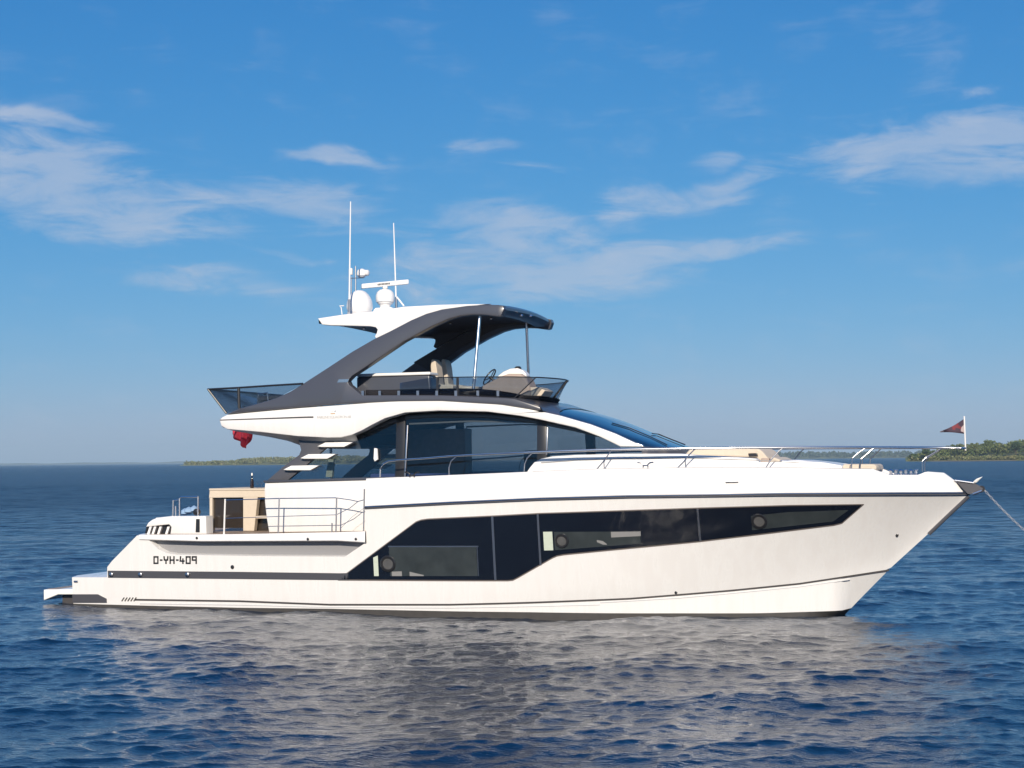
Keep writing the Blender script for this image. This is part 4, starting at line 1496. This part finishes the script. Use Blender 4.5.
mb.box((q.x - .16, q.y - .02, q.z - .30), (q.x + .22, q.y + .02, q.z - .28))
mast = mb.build('light_mast', STEELD, yacht)
mb = MB()
q2 = P(350.8, 271.5, .2)
mb.lathe((q2.x, q2.y, q2.z - .08), [(.045, 0), (.05, .02), (.05, .14), (.03, .16)], 16)
mb.build('anchor_light', WHITE2, mast)
mb = MB()
q2 = P(362.5, 273.5, .2)
mb.lathe((q2.x - .02, q2.y, q2.z - .09), [(.07, 0), (.115, .04), (.12, .10), (.10, .17), (.05, .20), (.003, .21)], 20)
mb.lathe((q2.x + .02, q2.y, q2.z + .01), [(.055, 0), (.075, .04), (.07, .13), (.04, .15)], 16, 'X')
mb.build('thermal_camera', WHITE2, mast)
for (x0_, y0_, x1_, y1_, s__) in ((349.2, 308, 350.6, 201.5, 1.45), (396.3, 305, 393.6, 223, -1.35)):
    a, b = P(x0_, y0_, s__), P(x1_, y1_, s__)
    mb = MB()
    mb.tube([a - Vector((0, 0, .08)), a.lerp(b, .5), b], .022, 8, r2=.012)
    w_o = mb.build('whip_antenna', WHITE2, yacht)
    mb = MB()
    mb.tube([a - Vector((0, 0, .1)), a + Vector((0, 0, .2))], .032, 10)
    mb.build('antenna_base', STEELD, w_o)
mb = MB()
q = P(342, 314.5, 1.6)
mb.tube([q, q + Vector((-.02, 0, .16)), q + Vector((-.06, 0, .2)), q + Vector((.05, 0, .2))], .012, 6)
q = P(404, 306, 0.4)
mb.tube([q, q + Vector((-.18, 0, .22))], .02, 6)
mb.build_each('roof_fitting', WHITE2, yacht)

# stripe, emblem and lettering on the flybridge side
strip('side_flash', [(220, 419.6), (305, 416.5), (313.5, 416.3)], [(220, 420.6), (305, 418.0), (313.5, 417.9)], s_shell, 0.004, STRIPE, yacht, ncol=6, nrow=1, skirt=.003, sides=(-1,))
mb = MB()
for (x, y, w, h) in ((335, 411, 2.6, 1.1), (332, 411.4, 1.6, .5)):
    p = solve(x, y, s_shell)
    w /= 90
    h /= 90
    mb.hexa([(p[0] - w, -p[1] - .004, p[2] - h), (p[0] + w * .6, -p[1] - .004, p[2] - h), (p[0] + w, -p[1] - .004, p[2]), (p[0] + w * .6, -p[1] - .004, p[2] + h)],
            [(p[0] - w, -p[1] + .01, p[2] - h), (p[0] + w * .6, -p[1] + .01, p[2] - h), (p[0] + w, -p[1] + .01, p[2]), (p[0] + w * .6, -p[1] + .01, p[2] + h)])
mb.build('emblem', STEELD, yacht)
ORNG = mat('bronze_mark', (0.50, 0.33, 0.20), 0.5)
p = solve(333, 413.6, s_shell)
MB().box((p[0] - .06, -p[1] - .004, p[2] - .012), (p[0] + .05, -p[1] + .01, p[2] + .012)).build('emblem_bar', ORNG, yacht)
tcu = bpy.data.curves.new('lettering', 'FONT')
tcu.body = 'FAIRLINE SQUADRON 68'
tcu.size = 0.085
tcu.extrude = 0.002
tcu.space_character = 0.83
tob = bpy.data.objects.new('lettering_src', tcu)
C.objects.link(tob)
bpy.context.view_layer.update()
dg = bpy.context.evaluated_depsgraph_get()
tme = bpy.data.meshes.new_from_object(tob.evaluated_get(dg))
bpy.data.objects.remove(tob)
p = solve(317, 418.6, s_shell)
p2 = solve(351, 417.6, s_shell)
wd = max(v.co.x for v in tme.vertices)
k = (p2[0] - p[0]) / wd
tme.transform(Matrix.Translation((p[0], -p[1] - .004, p[2])) @ Matrix.Rotation(math.pi / 2, 4, 'X') @ Matrix.Diagonal((k, k * 1.0, 1, 1)))
LET = mat('silver_lettering', (0.45, 0.45, 0.45), 0.4)
tme.materials.clear()
tme.materials.append(LET)
to = bpy.data.objects.new('model_lettering', tme)
C.objects.link(to)
to.parent = yacht

# ------------------------------------------------------------------ rails
def rail3(px, fs, sg=-1):
    out = []
    for x, y in px:
        a = solve(x, y, fs)
        out.append(Vector((a[0], sg * a[1], a[2])))
    return out
f_r = lambda x, z: max(B_rr(x) - .16, 0.02)
rail_px = [(380, 477), (380.3, 469), (383, 464), (388, 461.2), (398, 460), (425, 458.2), (450, 456), (490, 454), (524, 452.6), (560, 451.2), (600, 450.0), (640, 449.2), (680, 448.6), (740, 447.8), (800, 447.4), (860, 447.4), (920, 447.6), (950, 447.8)]
for sg in (-1, 1):
    mb = MB()
    pts = rail3(rail_px, f_r, sg)
    tip = P(965, 448.2, 0)
    pts.append(Vector((tip.x - .08, sg * .12, tip.z)))
    pts.append(Vector((tip.x, 0, tip.z)))
    mb.tube(pts[:9], .021, 8)
    mb.tube(pts[8:], .028, 10)
    deck_rail = mb.build('guard_rail', STEEL, yacht)
    for pxs in ([(449, 475), (449, 467), (451, 461), (456, 456.6)], [(524, 471.5), (524.5, 464), (527, 458), (532, 453.2)],
                [(597, 469), (603, 462), (606, 458), (611, 450.6)], [(604.3, 469), (604, 462), (606, 458)], 
                [(677.5, 468), (684, 461.5), (687, 457), (695, 449)], [(685.5, 468), (685.3, 461), (687, 457)],
                [(766, 467.5), (770, 461), (779, 451), (783, 448)], [(851.5, 469), (852, 459), (858, 453), (866, 447.6)], [(860, 469), (861, 459), (868, 453), (874, 447.6)],
                [(922.3, 471.6), (922.5, 461.5), (926, 457.5), (941, 448.6)]):
        mb = MB()
        mb.tube(rail3(pxs, f_r, sg), .0125, 8)
        mb.build('stanchion', STEELD, deck_rail)
# side gate and cockpit rails
f_g = lambda x, z: B_rr(x) - .07
for sg in (-1, 1):
    mb = MB()
    mb.tube(rail3([(224.5, 500.2), (279, 498.4), (336, 497.8)], f_g, sg), .012, 6)
    mb.tube(rail3([(224.5, 518.5), (279, 516.4), (336, 514.8)], f_g, sg), .008, 6)
    mb.tube(rail3([(336, 497.8), (350, 499.8), (358, 501.5), (364, 499.8)], f_g, sg), .010, 6)
    mb.tube(rail3([(336, 515.0), (350, 508), (358, 501.5)], f_g, sg), .008, 6)
    mb.tube(rail3([(340, 529), (352, 517), (364, 508)], f_g, sg), .004, 6)
    gr = mb.build('cockpit_rail', STEEL, yacht)
    for (xa, ya, xb_, yb_, r) in ((224, 534.5, 225.2, 499, .020), (278.2, 534, 279.3, 498.2, .016), (336, 532.5, 336.6, 497.6, .016), (332, 532.5, 332, 523, .016), (363.6, 531, 364.4, 489, .016)):
        mb = MB()
        mb.tube(rail3([(xa, ya), (xb_, yb_)], f_g, sg), r, 8)
        mb.build('stanchion', STEELD if xa > 250 else WHITE2, gr)
# cleats
for (x, y) in ((645.5, 466.5), (412, 476.0)):
    a = solve(x, y, lambda X, Z: B_sh(X) + .01)
    mb = MB()
    for sg in (-1, 1):
        mb.tube([(a[0] + sg * .17, -a[1], a[2] + .085), (a[0] + sg * .10, -a[1], a[2] + .08), (a[0] + sg * .05, -a[1], a[2] + .04), (a[0] + sg * .05, -a[1], a[2] - .02)], .016, 8)
    mb.tube([(a[0] - .06, -a[1], a[2] + .02), (a[0] + .06, -a[1], a[2] + .02)], .014, 8)
    mb.build('mooring_cleat', STEELD if x > 600 else BLACK, yacht)

# foredeck: sunpad, backrest, seats, hatch
def slab(name, px, s_hi, s_lo, m, bev=.04):
    pts = [P(x, y, s_hi) for x, y in px]
    mb = MB()
    prism(mb, [(p.x, p.z) for p in pts], -s_hi, -s_lo)
    return mb.build(name, m, yacht, bevel=bev)
slab('foredeck_backrest', [(690, 448.6), (756, 447.4), (762, 451), (768, 458), (767, 467), (762, 467), (757, 457.5), (684, 455.4)], .95, -.95, BEIGE, .04)
slab('backrest_shadow_gap', [(748, 453.4), (757, 453), (758, 456.4), (749, 456.8)], .97, .9, BLACK, .01)
slab('foredeck_table', [(761, 458), (769, 458), (769.5, 468), (761, 468)], 1.0, .4, TAUPE, .02)
slab('foredeck_seat', [(770, 457.5), (773, 457), (780, 459.6), (780, 468), (770, 468)], .98, -.9, BEIGE, .03)
slab('seat_bolster', [(771.5, 462.6), (779.5, 462.6), (779.5, 468), (771.5, 468)], 1.02, .95, BLUEC, .02)
slab('foredeck_hatch', [(779, 462), (781, 459.8), (800, 460.2), (825, 462.6), (842, 465.6), (842, 471), (779, 471)], 1.15, -1.1, WHITE2, .03)
slab('forward_sunpad', [(843, 464.2), (874, 464.2), (876.5, 466), (876.5, 470.5), (842, 470.5)], .85, -.85, BEIGE, .03)
# windlass and deck gear
mb = MB()
for i, x in enumerate((891, 896, 901, 906, 911, 916)):
    q = P(x, 474.4, .15 + .12 * (i % 2))
    mb.lathe((q.x, q.y, q.z - .04), [(.05, 0), (.05, .04), (.03, .06), (.03, .10 + .02 * (i % 2)), (.05, .12 + .02 * (i % 2)), (.02, .15)], 12)
mb.box((P(889, 475, .2).x, -.35, P(889, 475, .2).z - .05), (P(919, 475, .2).x, .1, P(889, 475, .2).z - .01))
mb.build('windlass', STEEL, yacht)
# anchor roller
mb = MB()
pr = [P(955, 480.2, 0), P(974.5, 482.8, 0), P(983, 488.4, 0), (P(982, 490.6, 0)), P(973, 494, 0), P(968, 493.6, 0)]
for yy in (-.14, .11):
    prism(mb, [(p.x, p.z) for p in pr], yy, yy + .03)
prism(mb, [(p.x, p.z) for p in [P(955, 482, 0), P(972, 486, 0), P(980, 490, 0), P(973, 493.6, 0), P(966, 492, 0)]], -.1, .1)
mb.build('bow_roller', BAND, yacht)
mb = MB()
for yy in (-.145, .145):
    mb.tube([P(973, 494, 0) + Vector((0, yy, 0)), P(982, 490.6, 0) + Vector((0, yy, 0))], .03, 8)
    mb.tube([P(955, 480.4, 0) + Vector((0, yy, 0)), P(974, 483, 0) + Vector((0, yy, 0))], .022, 8)
for o_ in mb.build_each('roller_cheek', STEEL, yacht):
    pass
mb = MB()
q = P(981.5, 489, 0)
mb.lathe((q.x, -.11, q.z), [(.07, 0), (.035, .11), (.07, .22)], 20, 'Y')
mb.build('roller_wheel', BLACK, yacht)
mb = MB()
a, b = P(974, 483, 0.02), P(979, 477.8, .02)
mb.hexa([a + Vector((-.05, -.05, 0)), a + Vector((.05, -.05, 0)), a + Vector((.05, .05, 0)), a + Vector((-.05, .05, 0))],
        [b + Vector((-.05, -.08, -.02)), b + Vector((.08, -.08, .03)), b + Vector((.08, .08, .03)), b + Vector((-.05, .08, -.02))])
mb.build('anchor_shank', WHITE2, yacht, bevel=.02)

# cockpit furniture
def s_block(name, px, s_hi, s_lo, m, bev=.02):
    return slab(name, px, s_hi, s_lo, m, bev)
fr = MB()
for px in ([(209.5, 489.3), (266, 489.3), (266, 497.3), (209.5, 497.3)], [(209.5, 497.3), (212.3, 497.3), (212.3, 531), (209.5, 531)], [(243, 497.3), (257.5, 497.3), (254, 531), (243, 531)]):
    pts = [P(x, y, .9) for x, y in px]
    prism(fr, [(p.x, p.z) for p in pts], -.9, -.75)
pts = [P(x, y, .9) for x, y in [(209.3, 488.5), (266, 488.5), (266, 490.3), (209.3, 490.3)]]
prism(fr, [(p.x, p.z) for p in pts], -.92, .9)
fr.build('cockpit_bar', BEIGE, yacht, bevel=.012)
s_block('smoked_panel', [(212.3, 497.3), (243, 497.3), (243, 528), (212.3, 528)], .82, .78, SMOKE, 0)
s_block('smoked_panel', [(257, 497.3), (268, 497.3), (268, 531), (254, 531)], .70, .66, SMOKE, 0)
s_block('cockpit_table', [(255.5, 516), (270, 516), (270, 518.5), (255.5, 518.5)], .95, .2, BEIGE, .01)
# stern bulwark and seats
q = [(145.5, 527), (148, 522.6), (152, 519.6), (158, 517.5), (170, 516.2), (205.8, 516), (206.5, 534.2), (170, 534.2), (171, 527), (168.8, 524.6)]
plate('aft_coaming', q, lambda x, z: 2.05, .3, WHITE, yacht, bevel=.03)
plate('mooring_coaming', [(144.5, 534.5), (146.5, 526.6), (171, 526.6), (171, 534.5)], lambda x, z: 1.97, .15, BLACK, yacht, bevel=0)
mb = MB()
for x in (148.5, 153, 158.5, 166.5):
    a = P(x - 1.4, 534.5, 2.02)
    b = P(x + 1.2, 526.6, 2.02)
    prism(mb, [(a.x, a.z), (a.x + .06, a.z), (b.x + .06, b.z), (b.x, b.z)], -2.03, -1.96)
mb.build_each('coaming_strut', WHITE2, yacht)
mb = MB()
mb.box((P(150, 530, 2).x, -1.8, ZD - .05), (P(190, 530, 2).x, -.9, P(180, 518, 2).z))
mb.build('aft_seat_base', WHITE2, yacht, bevel=.04)
plate('locker_slot', [(196, 519), (199.6, 519), (199.6, 532.3), (195.6, 532.3)], lambda x, z: 2.06, .04, BLACK, yacht, bevel=0, sides=(-1,))
mb = MB()
for (xa, ya, xb_, yb_) in ((172.3, 534, 173.2, 500), (175.6, 516, 175.6, 506), (198, 516, 198, 497.2), (179.5, 516, 179.5, 498)):
    mb.tube([P(xa, ya, 2.0), P(xb_, yb_, 2.0)], .019, 8)
mb.tube([P(179.5, 498, 2.0), P(181, 496.8, 2.0), P(198, 496.8, 2.0)], .019, 8)
mb.tube([P(173.2, 500.3, 2.0), P(179.5, 499.4, 2.0)], .012, 8)
mb.build('aft_rail', STEEL, yacht)
mb = MB()
q = P(197.8, 512, 1.9)
mb.lathe((q.x, q.y - .1, q.z), [(.05, 0), (.08, .02), (.08, .10), (.05, .12)], 16, 'Y')
mb.build('capstan', BLACK, yacht)
mb = MB()
q = P(189, 510, .6)
for (dx, dz, r) in ((0, 0, .12), (.14, .03, .10), (-.12, -.04, .09)):
    mb.lathe((q.x + dx, q.y, q.z + dz - .1), [(.01, 0), (r, .05), (r, .12), (.01, .18)], 14)
mb.build('stern_cushion', mat('pale_blue_fabric', (.25, .38, .55), .8), yacht)

# ------------------------------------------------------------------ separate things on board
bar_z = P(238, 488.5, .9).z
q = P(252, 488, .5)
mb = MB()
mb.lathe((q.x, q.y, bar_z + .002), [(.042, 0), (.045, .02), (.045, .17), (.03, .21), (.017, .24), (.016, .32)], 16)
bot = mb.build('wine_bottle', mat('bottle_glass', (.02, .012, .012), .08, coat=.5))
tag(bot, 'dark wine bottle with pale cap standing on the beige cockpit bar', 'bottle')
mb = MB()
mb.lathe((q.x, q.y, bar_z + .30), [(.019, 0), (.02, .05), (.012, .065)], 12)
mb.build('bottle_cap', WHITE2, bot)
for i, (x, lab) in enumerate(((257.5, 'stemmed drinking glass on the cockpit bar right beside the dark bottle'), (261.5, 'stemmed drinking glass on the cockpit bar nearest the white coaming'))):
    q = P(x, 488, .55)
    mb = MB()
    mb.lathe((q.x, q.y, bar_z + .002), [(.035, 0), (.006, .008), (.006, .08), (.03, .11), (.037, .15), (.033, .19)], 16)
    g = mb.build('drinking_glass', glass('clear_glass', (.85, .9, .92)) if i == 0 else bpy.data.materials['clear_glass'])
    tag(g, lab, 'glass', 'glasses on the cockpit bar')


def flag(name, pts, cols, m_list):
    pass


# red ensign below the overhang
q = P(240, 428, .0)
ens = empty('ensign_flag', (q.x, 0, q.z))
tag(ens, 'red ensign hanging in folds from its staff below the aft overhang', 'flag')
outl = [(231.5, 424), (231.8, 431.5), (233.5, 436), (236, 439.5), (240.5, 440.8), (242, 447.2), (244.5, 448.6), (247.5, 446), (250, 439), (253.5, 431), (255, 424)]
cl = bmesh.new()
vv = []
tops = [(232, 422), (236, 422), (240, 422), (244, 422), (248, 422), (252, 422), (254, 422)]
bots = [(231.5, 434), (235.5, 439.5), (240, 442), (243, 447.6), (246, 448.6), (249.5, 442), (253.5, 433)]
rows = []
for i in range(25):
    t = i / 24 * 6
    k = min(int(t), 5)
    u = t - k
    a = [tops[k][j] * (1 - u) + tops[k + 1][j] * u for j in (0, 1)]
    b = [bots[k][j] * (1 - u) + bots[k + 1][j] * u for j in (0, 1)]
    col = []
    for r in range(9):
        w = r / 8
        p = P(a[0] * (1 - w) + b[0] * w, a[1] * (1 - w) + b[1] * w, 0)
        p.y += .045 * math.sin(i * .9 + w * 1.5) * (0.4 + w)
        col.append(p - ens.location)
    rows.append(col)
mb = MB()
mb.rows(rows)
mb.build('flag_cloth', RED, ens, solid=.006)
mb = MB()
mb.tube([P(254, 434, 0) - ens.location, P(246, 418, 0) - ens.location], .014, 8)
mb.build('flag_staff', STEELD, ens)

# bow pennant
pb_ = P(965.5, 449, 0)
pn = empty('bow_pennant', pb_)
tag(pn, 'dark triangular pennant with red and white pattern on the white bow flagstaff', 'flag')
mb = MB()
mb.tube([Vector((0, 0, -.03)), P(964.2, 416.2, 0) - pb_], .017, 8)
mb.build('flag_staff', WHITE2, pn)
pm = bpy.data.materials.new('pennant_cloth')
pm.use_nodes = True
t = pm.node_tree
b = t.nodes['Principled BSDF']
b.inputs['Roughness'].default_value = .8
co = t.nodes.new('ShaderNodeTexCoord')
vo = t.nodes.new('ShaderNodeTexVoronoi')
vo.inputs['Scale'].default_value = 9
t.links.new(co.outputs['Object'], vo.inputs['Vector'])
ra_ = t.nodes.new('ShaderNodeValToRGB')
ra_.color_ramp.interpolation = 'CONSTANT'
els = ra_.color_ramp.elements
els[0].color = (.05, .03, .05, 1)
els[1].position = .55
els[1].color = (.17, .03, .04, 1)
x_ = els.new(.80)
x_.color = (.42, .34, .34, 1)
sc_ = t.nodes.new('ShaderNodeSeparateColor')
t.links.new(vo.outputs['Color'], sc_.inputs[0])
t.links.new(sc_.outputs[0], ra_.inputs[0])
t.links.new(ra_.outputs[0], b.inputs['Base Color'])
rows = []
for i in range(21):
    u = i / 20
    top = (963.8 - 24 * u, 419 + 12.6 * u + 1.2 * math.sin(u * 3.1))
    bot_ = (963.9 - 24 * u, 433.8 - 1.6 * u - .6 * math.sin(u * 3.1))
    col = []
    for r in range(7):
        w = r / 6
        p = P(top[0] * (1 - w) + bot_[0] * w, top[1] * (1 - w) + bot_[1] * w, 0)
        p.y += .07 * math.sin(u * 7 + w) * u
        col.append(p - pb_)
    rows.append(col)
mb = MB()
mb.rows(rows)
mb.build('flag_cloth', pm, pn, solid=.006)

# anchor chain: real links from the roller down to the water
ch = MB()
pA = P(982.5, 488, 0)
dirv = (P(1024, 522, .35) - pA)
end = pA + dirv * 2.6
L = (end - pA).length
pit = .058
nlk = int(L / pit)
for i in range(nlk):
    u = i / nlk
    sag = -.35 * 4 * u * (1 - u)
    c = pA.lerp(end, u) + Vector((0, 0, sag * .5))
    c2 = pA.lerp(end, (i + 1) / nlk) + Vector((0, 0, -.35 * 4 * ((i + 1) / nlk) * (1 - (i + 1) / nlk) * .5))
    t_ = (c2 - c).normalized()
    s1_ = t_.cross(Vector((0, 0, 1))).normalized()
    s2_ = t_.cross(s1_)
    sv = s1_ if i % 2 else s2_
    lp = [c + t_ * (math.cos(a) * pit * .72) + sv * (math.sin(a) * pit * .36) for a in [2 * math.pi * k / 8 for k in range(9)]]
    ch.tube(lp, .0065, 5)
chn = ch.build('anchor_chain', mat('galvanised_chain', (.42, .43, .45), .5, metal=.6))
tag(chn, 'galvanised anchor chain running taut from the bow roller down to the sea', 'chain')

# ------------------------------------------------------------------ land
def foliage_mat(name, c1, c2, c3):
    m = bpy.data.materials.new(name)
    m.use_nodes = True
    t = m.node_tree
    b = t.nodes['Principled BSDF']
    b.inputs['Roughness'].default_value = .8
    co = t.nodes.new('ShaderNodeTexCoord')
    n = t.nodes.new('ShaderNodeTexNoise')
    n.inputs['Scale'].default_value = .12
    n.inputs['Detail'].default_value = 6
    n.inputs['Roughness'].default_value = .7
    t.links.new(co.outputs['Object'], n.inputs['Vector'])
    r = t.nodes.new('ShaderNodeValToRGB')
    r.color_ramp.elements[0].position = .35
    r.color_ramp.elements[0].color = (*c1, 1)
    r.color_ramp.elements[1].position = .65
    r.color_ramp.elements[1].color = (*c3, 1)
    e_ = r.color_ramp.elements.new(.5)
    e_.color = (*c2, 1)
    t.links.new(n.outputs['Fac'], r.inputs[0])
    t.links.new(r.outputs[0], b.inputs['Base Color'])
    return m


FOL1 = foliage_mat('woodland_leaves', (.05, .08, .02), (.10, .13, .034), (.17, .17, .06))
FOL2 = foliage_mat('tree_leaves', (.03, .06, .02), (.05, .085, .026), (.085, .12, .04))
FOL3 = foliage_mat('scrub_leaves', (.10, .13, .045), (.16, .17, .065), (.21, .20, .09))
FOL4 = foliage_mat('far_leaves', (.03, .05, .03), (.04, .065, .035), (.06, .08, .045))
SAND = mat('shore_stones', (.32, .29, .24), .9, var=.3, vscale=.2)
GRASS = mat('rough_grass', (.15, .16, .06), .9, var=.35, vscale=.05)
BARK = mat('bark', (.07, .055, .04), .9)


def far_pt(px, dist):
    """point on the water at photograph column px and distance dist"""
    d = ROT @ Vector(((px - 512) / F, (76.0) / F * 0 - 0.0, -1))
    d.z = 0
    d.normalize()
    return Vector((CAM.x + d.x * dist, CAM.y + d.y * dist, 0)), d


def leafclump(bmv, bmf, c, rx, rz, n, size, rnd):
    for _ in range(n):
        a = rnd.random() * 2 * math.pi
        w = rnd.uniform(-.55, 1)
        rr = math.sqrt(max(0, 1 - w * w)) * (rnd.random() ** .3)
        p = Vector((c[0] + rx * rr * math.cos(a), c[1] + rx * rr * math.sin(a), c[2] + rz * w * rnd.uniform(.75, 1.08)))
        u = Vector((rnd.gauss(0, 1), rnd.gauss(0, 1), rnd.gauss(0, .6))).normalized()
        v = u.cross(Vector((rnd.gauss(0, 1), rnd.gauss(0, 1), rnd.gauss(0, 1)))).normalized()
        s = size * rnd.uniform(.5, 1.2)
        b0 = len(bmv)
        bmv += [p + u * s, p + v * s, p - u * s * .9, p - v * s * .8 + u * s * .2]
        bmf.append((b0, b0 + 1, b0 + 2, b0 + 3))


def wood(name, px0, px1, dist, depth, hfun, rad_, size, npc, ncl, m, seed, label=None):
    """a belt of woodland: clumps of leaf faces standing between px0 and px1"""
    rnd = random.Random(seed)
    vs, fs = [], []
    for i in range(ncl):
        px = rnd.uniform(px0, px1)
        dd = dist + depth * rnd.random()
        p, d = far_pt(px, dd)
        h = hfun(px) * rnd.uniform(.6, 1.0)
        r = rad_ * rnd.uniform(.6, 1.3)
        leafclump(vs, fs, (p.x, p.y, max(h - r * .6, r * .3)), r, r * .85, npc, size, rnd)
    o = mesh_obj(name, vs, fs, m, None, smooth=False, recalc=False)
    tag(o, label, kind='stuff')
    return o


def land(name, px0, px1, dist, depth, hfun, m, step=3):
    rows = []
    xs_ = list(np.arange(px0, px1 + step, step))
    for px in xs_:
        col = []
        for k, (q, hh) in enumerate(((0, -.5), (.01, .35), (.05, .5), (.25, .7), (.5, 1.0), (1.0, -.5))):
            jit = mnoise.noise(Vector((px * .13, k * 2.1, 0))) * .012
            p, d = far_pt(px, dist + depth * (q + jit * (k < 3)))
            h = hh if k < 3 or k == 5 else hfun(px) * .45 * hh
            col.append((p.x, p.y, h))
        rows.append(col)
    o = MB().rows(rows).build(name, m, None)
    tag(o, kind='structure')
    return o


DI = 1050.0
kpx = DI / F
def h_isl(px):
    return max(float(np.interp(px, [907, 911, 918, 935, 947, 961, 982, 989.5, 1004, 1013, 1024, 1060, 1120, 1250, 1400], [1, 4, 7, 11.5, 15, 16.5, 18.5, 19.5, 16.5, 19.5, 22, 24, 21, 18, 3])) * kpx, 1.2)
land('island', 904, 1400, DI, 160, h_isl, GRASS)
land('shingle_bar', 930, 1012, DI - 60, 20, lambda px: .5, mat('wet_stones', (.10, .09, .07), .9))
wood('island_woodland', 909, 1390, DI + 10, 120, lambda px: h_isl(px) * .95, 3.4, .75, 60, 1500, FOL1, 3, 'mixed green and brown woodland covering the island off the bow')
wood('shore_scrub', 909, 1300, DI + 2, 12, lambda px: 3.5, 1.8, .6, 26, 420, FOL3, 5, 'yellow green scrub along the island waterline')

def tree(px, dist, h, r, lab, seed, m=FOL2, wide=1.0):
    rnd = random.Random(seed)
    p, d = far_pt(px, dist)
    g = h * .18
    t = empty('tree', (p.x, p.y, 0))
    tag(t, lab, 'tree', 'trees standing out on the island')
    mb = MB()
    mb.tube([(0, 0, 0), (.1, 0, h * .35), (0, .1, h * .7)], .32, 8, r2=.12)
    for k in range(5):
        a = k * 1.257 + rnd.random()
        mb.tube([(0, 0, h * (.3 + .06 * k)), (math.cos(a) * r * .6, math.sin(a) * r * .6, h * (.5 + .06 * k))], .14, 6, r2=.05)
    mb.build('trunk', BARK, t)
    vs, fs = [], []
    for k in range(16):
        a = rnd.random() * 6.28
        q = rnd.random() ** .5 * r * .75
        hz = h * rnd.uniform(.45, .86)
        leafclump(vs, fs, (q * math.cos(a) * wide, q * math.sin(a) * wide, hz), r * .42, r * .36, 90, .55, rnd)
    mesh_obj('crown', vs, fs, m, t, smooth=False, recalc=False)
    return t


tree(924.5, DI - 4, 10.8, 3.2, 'round dark green lone tree rising left of the pennant flagstaff', 21)
tree(986, DI + 30, 15.0, 4.2, 'tall tree crowning the hump right of the flagstaff', 22, FOL1)
tree(1014, DI + 5, 13.5, 4.8, 'broad dark green tree at the photo right edge of the island', 23)
tree(912, DI + 8, 5.0, 3.0, 'low dark bush like tree at the left tip of the island', 24)
tree(951, DI + 60, 11.8, 3.6, 'small rounded tree just left behind the bow flagstaff', 25, FOL1)

# far shore behind the bow rails
DF = 3600.0
kf = DF / F
h_far = lambda px: max(float(np.interp(px, [640, 700, 760, 800, 860, 900, 1000, 1500], [3, 5, 6.5, 7, 6, 6.5, 6, 6])) * kf, 2)
land('far_shore', 560, 1600, DF, 500, h_far, GRASS, 6)
wood('far_woodland', 640, 1560, DF + 20, 150, h_far, 7.0, 2.6, 36, 900, FOL4, 8, 'hazy tree line on the far shore behind the bow rails')

# low island on the left
DL = 1900.0
kl = DL / F
h_l = lambda px: max(float(np.interp(px, [182, 190, 205, 215, 225, 240, 252, 270, 300, 350, 400, 430], [.8, 2.2, 3, 4.5, 4, 6, 7, 7.6, 8, 8.5, 7, 1])) * kl, 1.0)
land('low_island', 180, 432, DL, 200, h_l, GRASS)
wood('island_scrub', 186, 428, DL + 8, 110, h_l, 4.0, 1.0, 40, 700, FOL3, 9, 'pale olive scrub and low trees on the island behind the stern')

# faint coast on the horizon
DH = 9000.0
h_h = lambda px: (1.8 + 1.2 * mnoise.noise(Vector((px * .03, 4, 0)))) * DH / F
land('distant_coast', -260, 330, DH, 800, lambda px: h_h(px) * 2.2, FOL4, 8)

# ------------------------------------------------------------------ haze
mb = MB()
mb.box((-12000, -2000, -60), (12000, 12000, 160))
hz = mb.build('haze', None, None, smooth=False)
tag(hz, kind='stuff')
hm = bpy.data.materials.new('haze_air')
hm.use_nodes = True
t = hm.node_tree
for n in list(t.nodes):
    t.nodes.remove(n)
pv = t.nodes.new('ShaderNodeVolumePrincipled')
pv.inputs['Color'].default_value = (.67, .88, 1.0, 1)
pv.inputs['Density'].default_value = 0.00012
pv.inputs['Anisotropy'].default_value = 0.0
mo = t.nodes.new('ShaderNodeOutputMaterial')
t.links.new(pv.outputs[0], mo.inputs['Volume'])
hz.data.materials.append(hm)
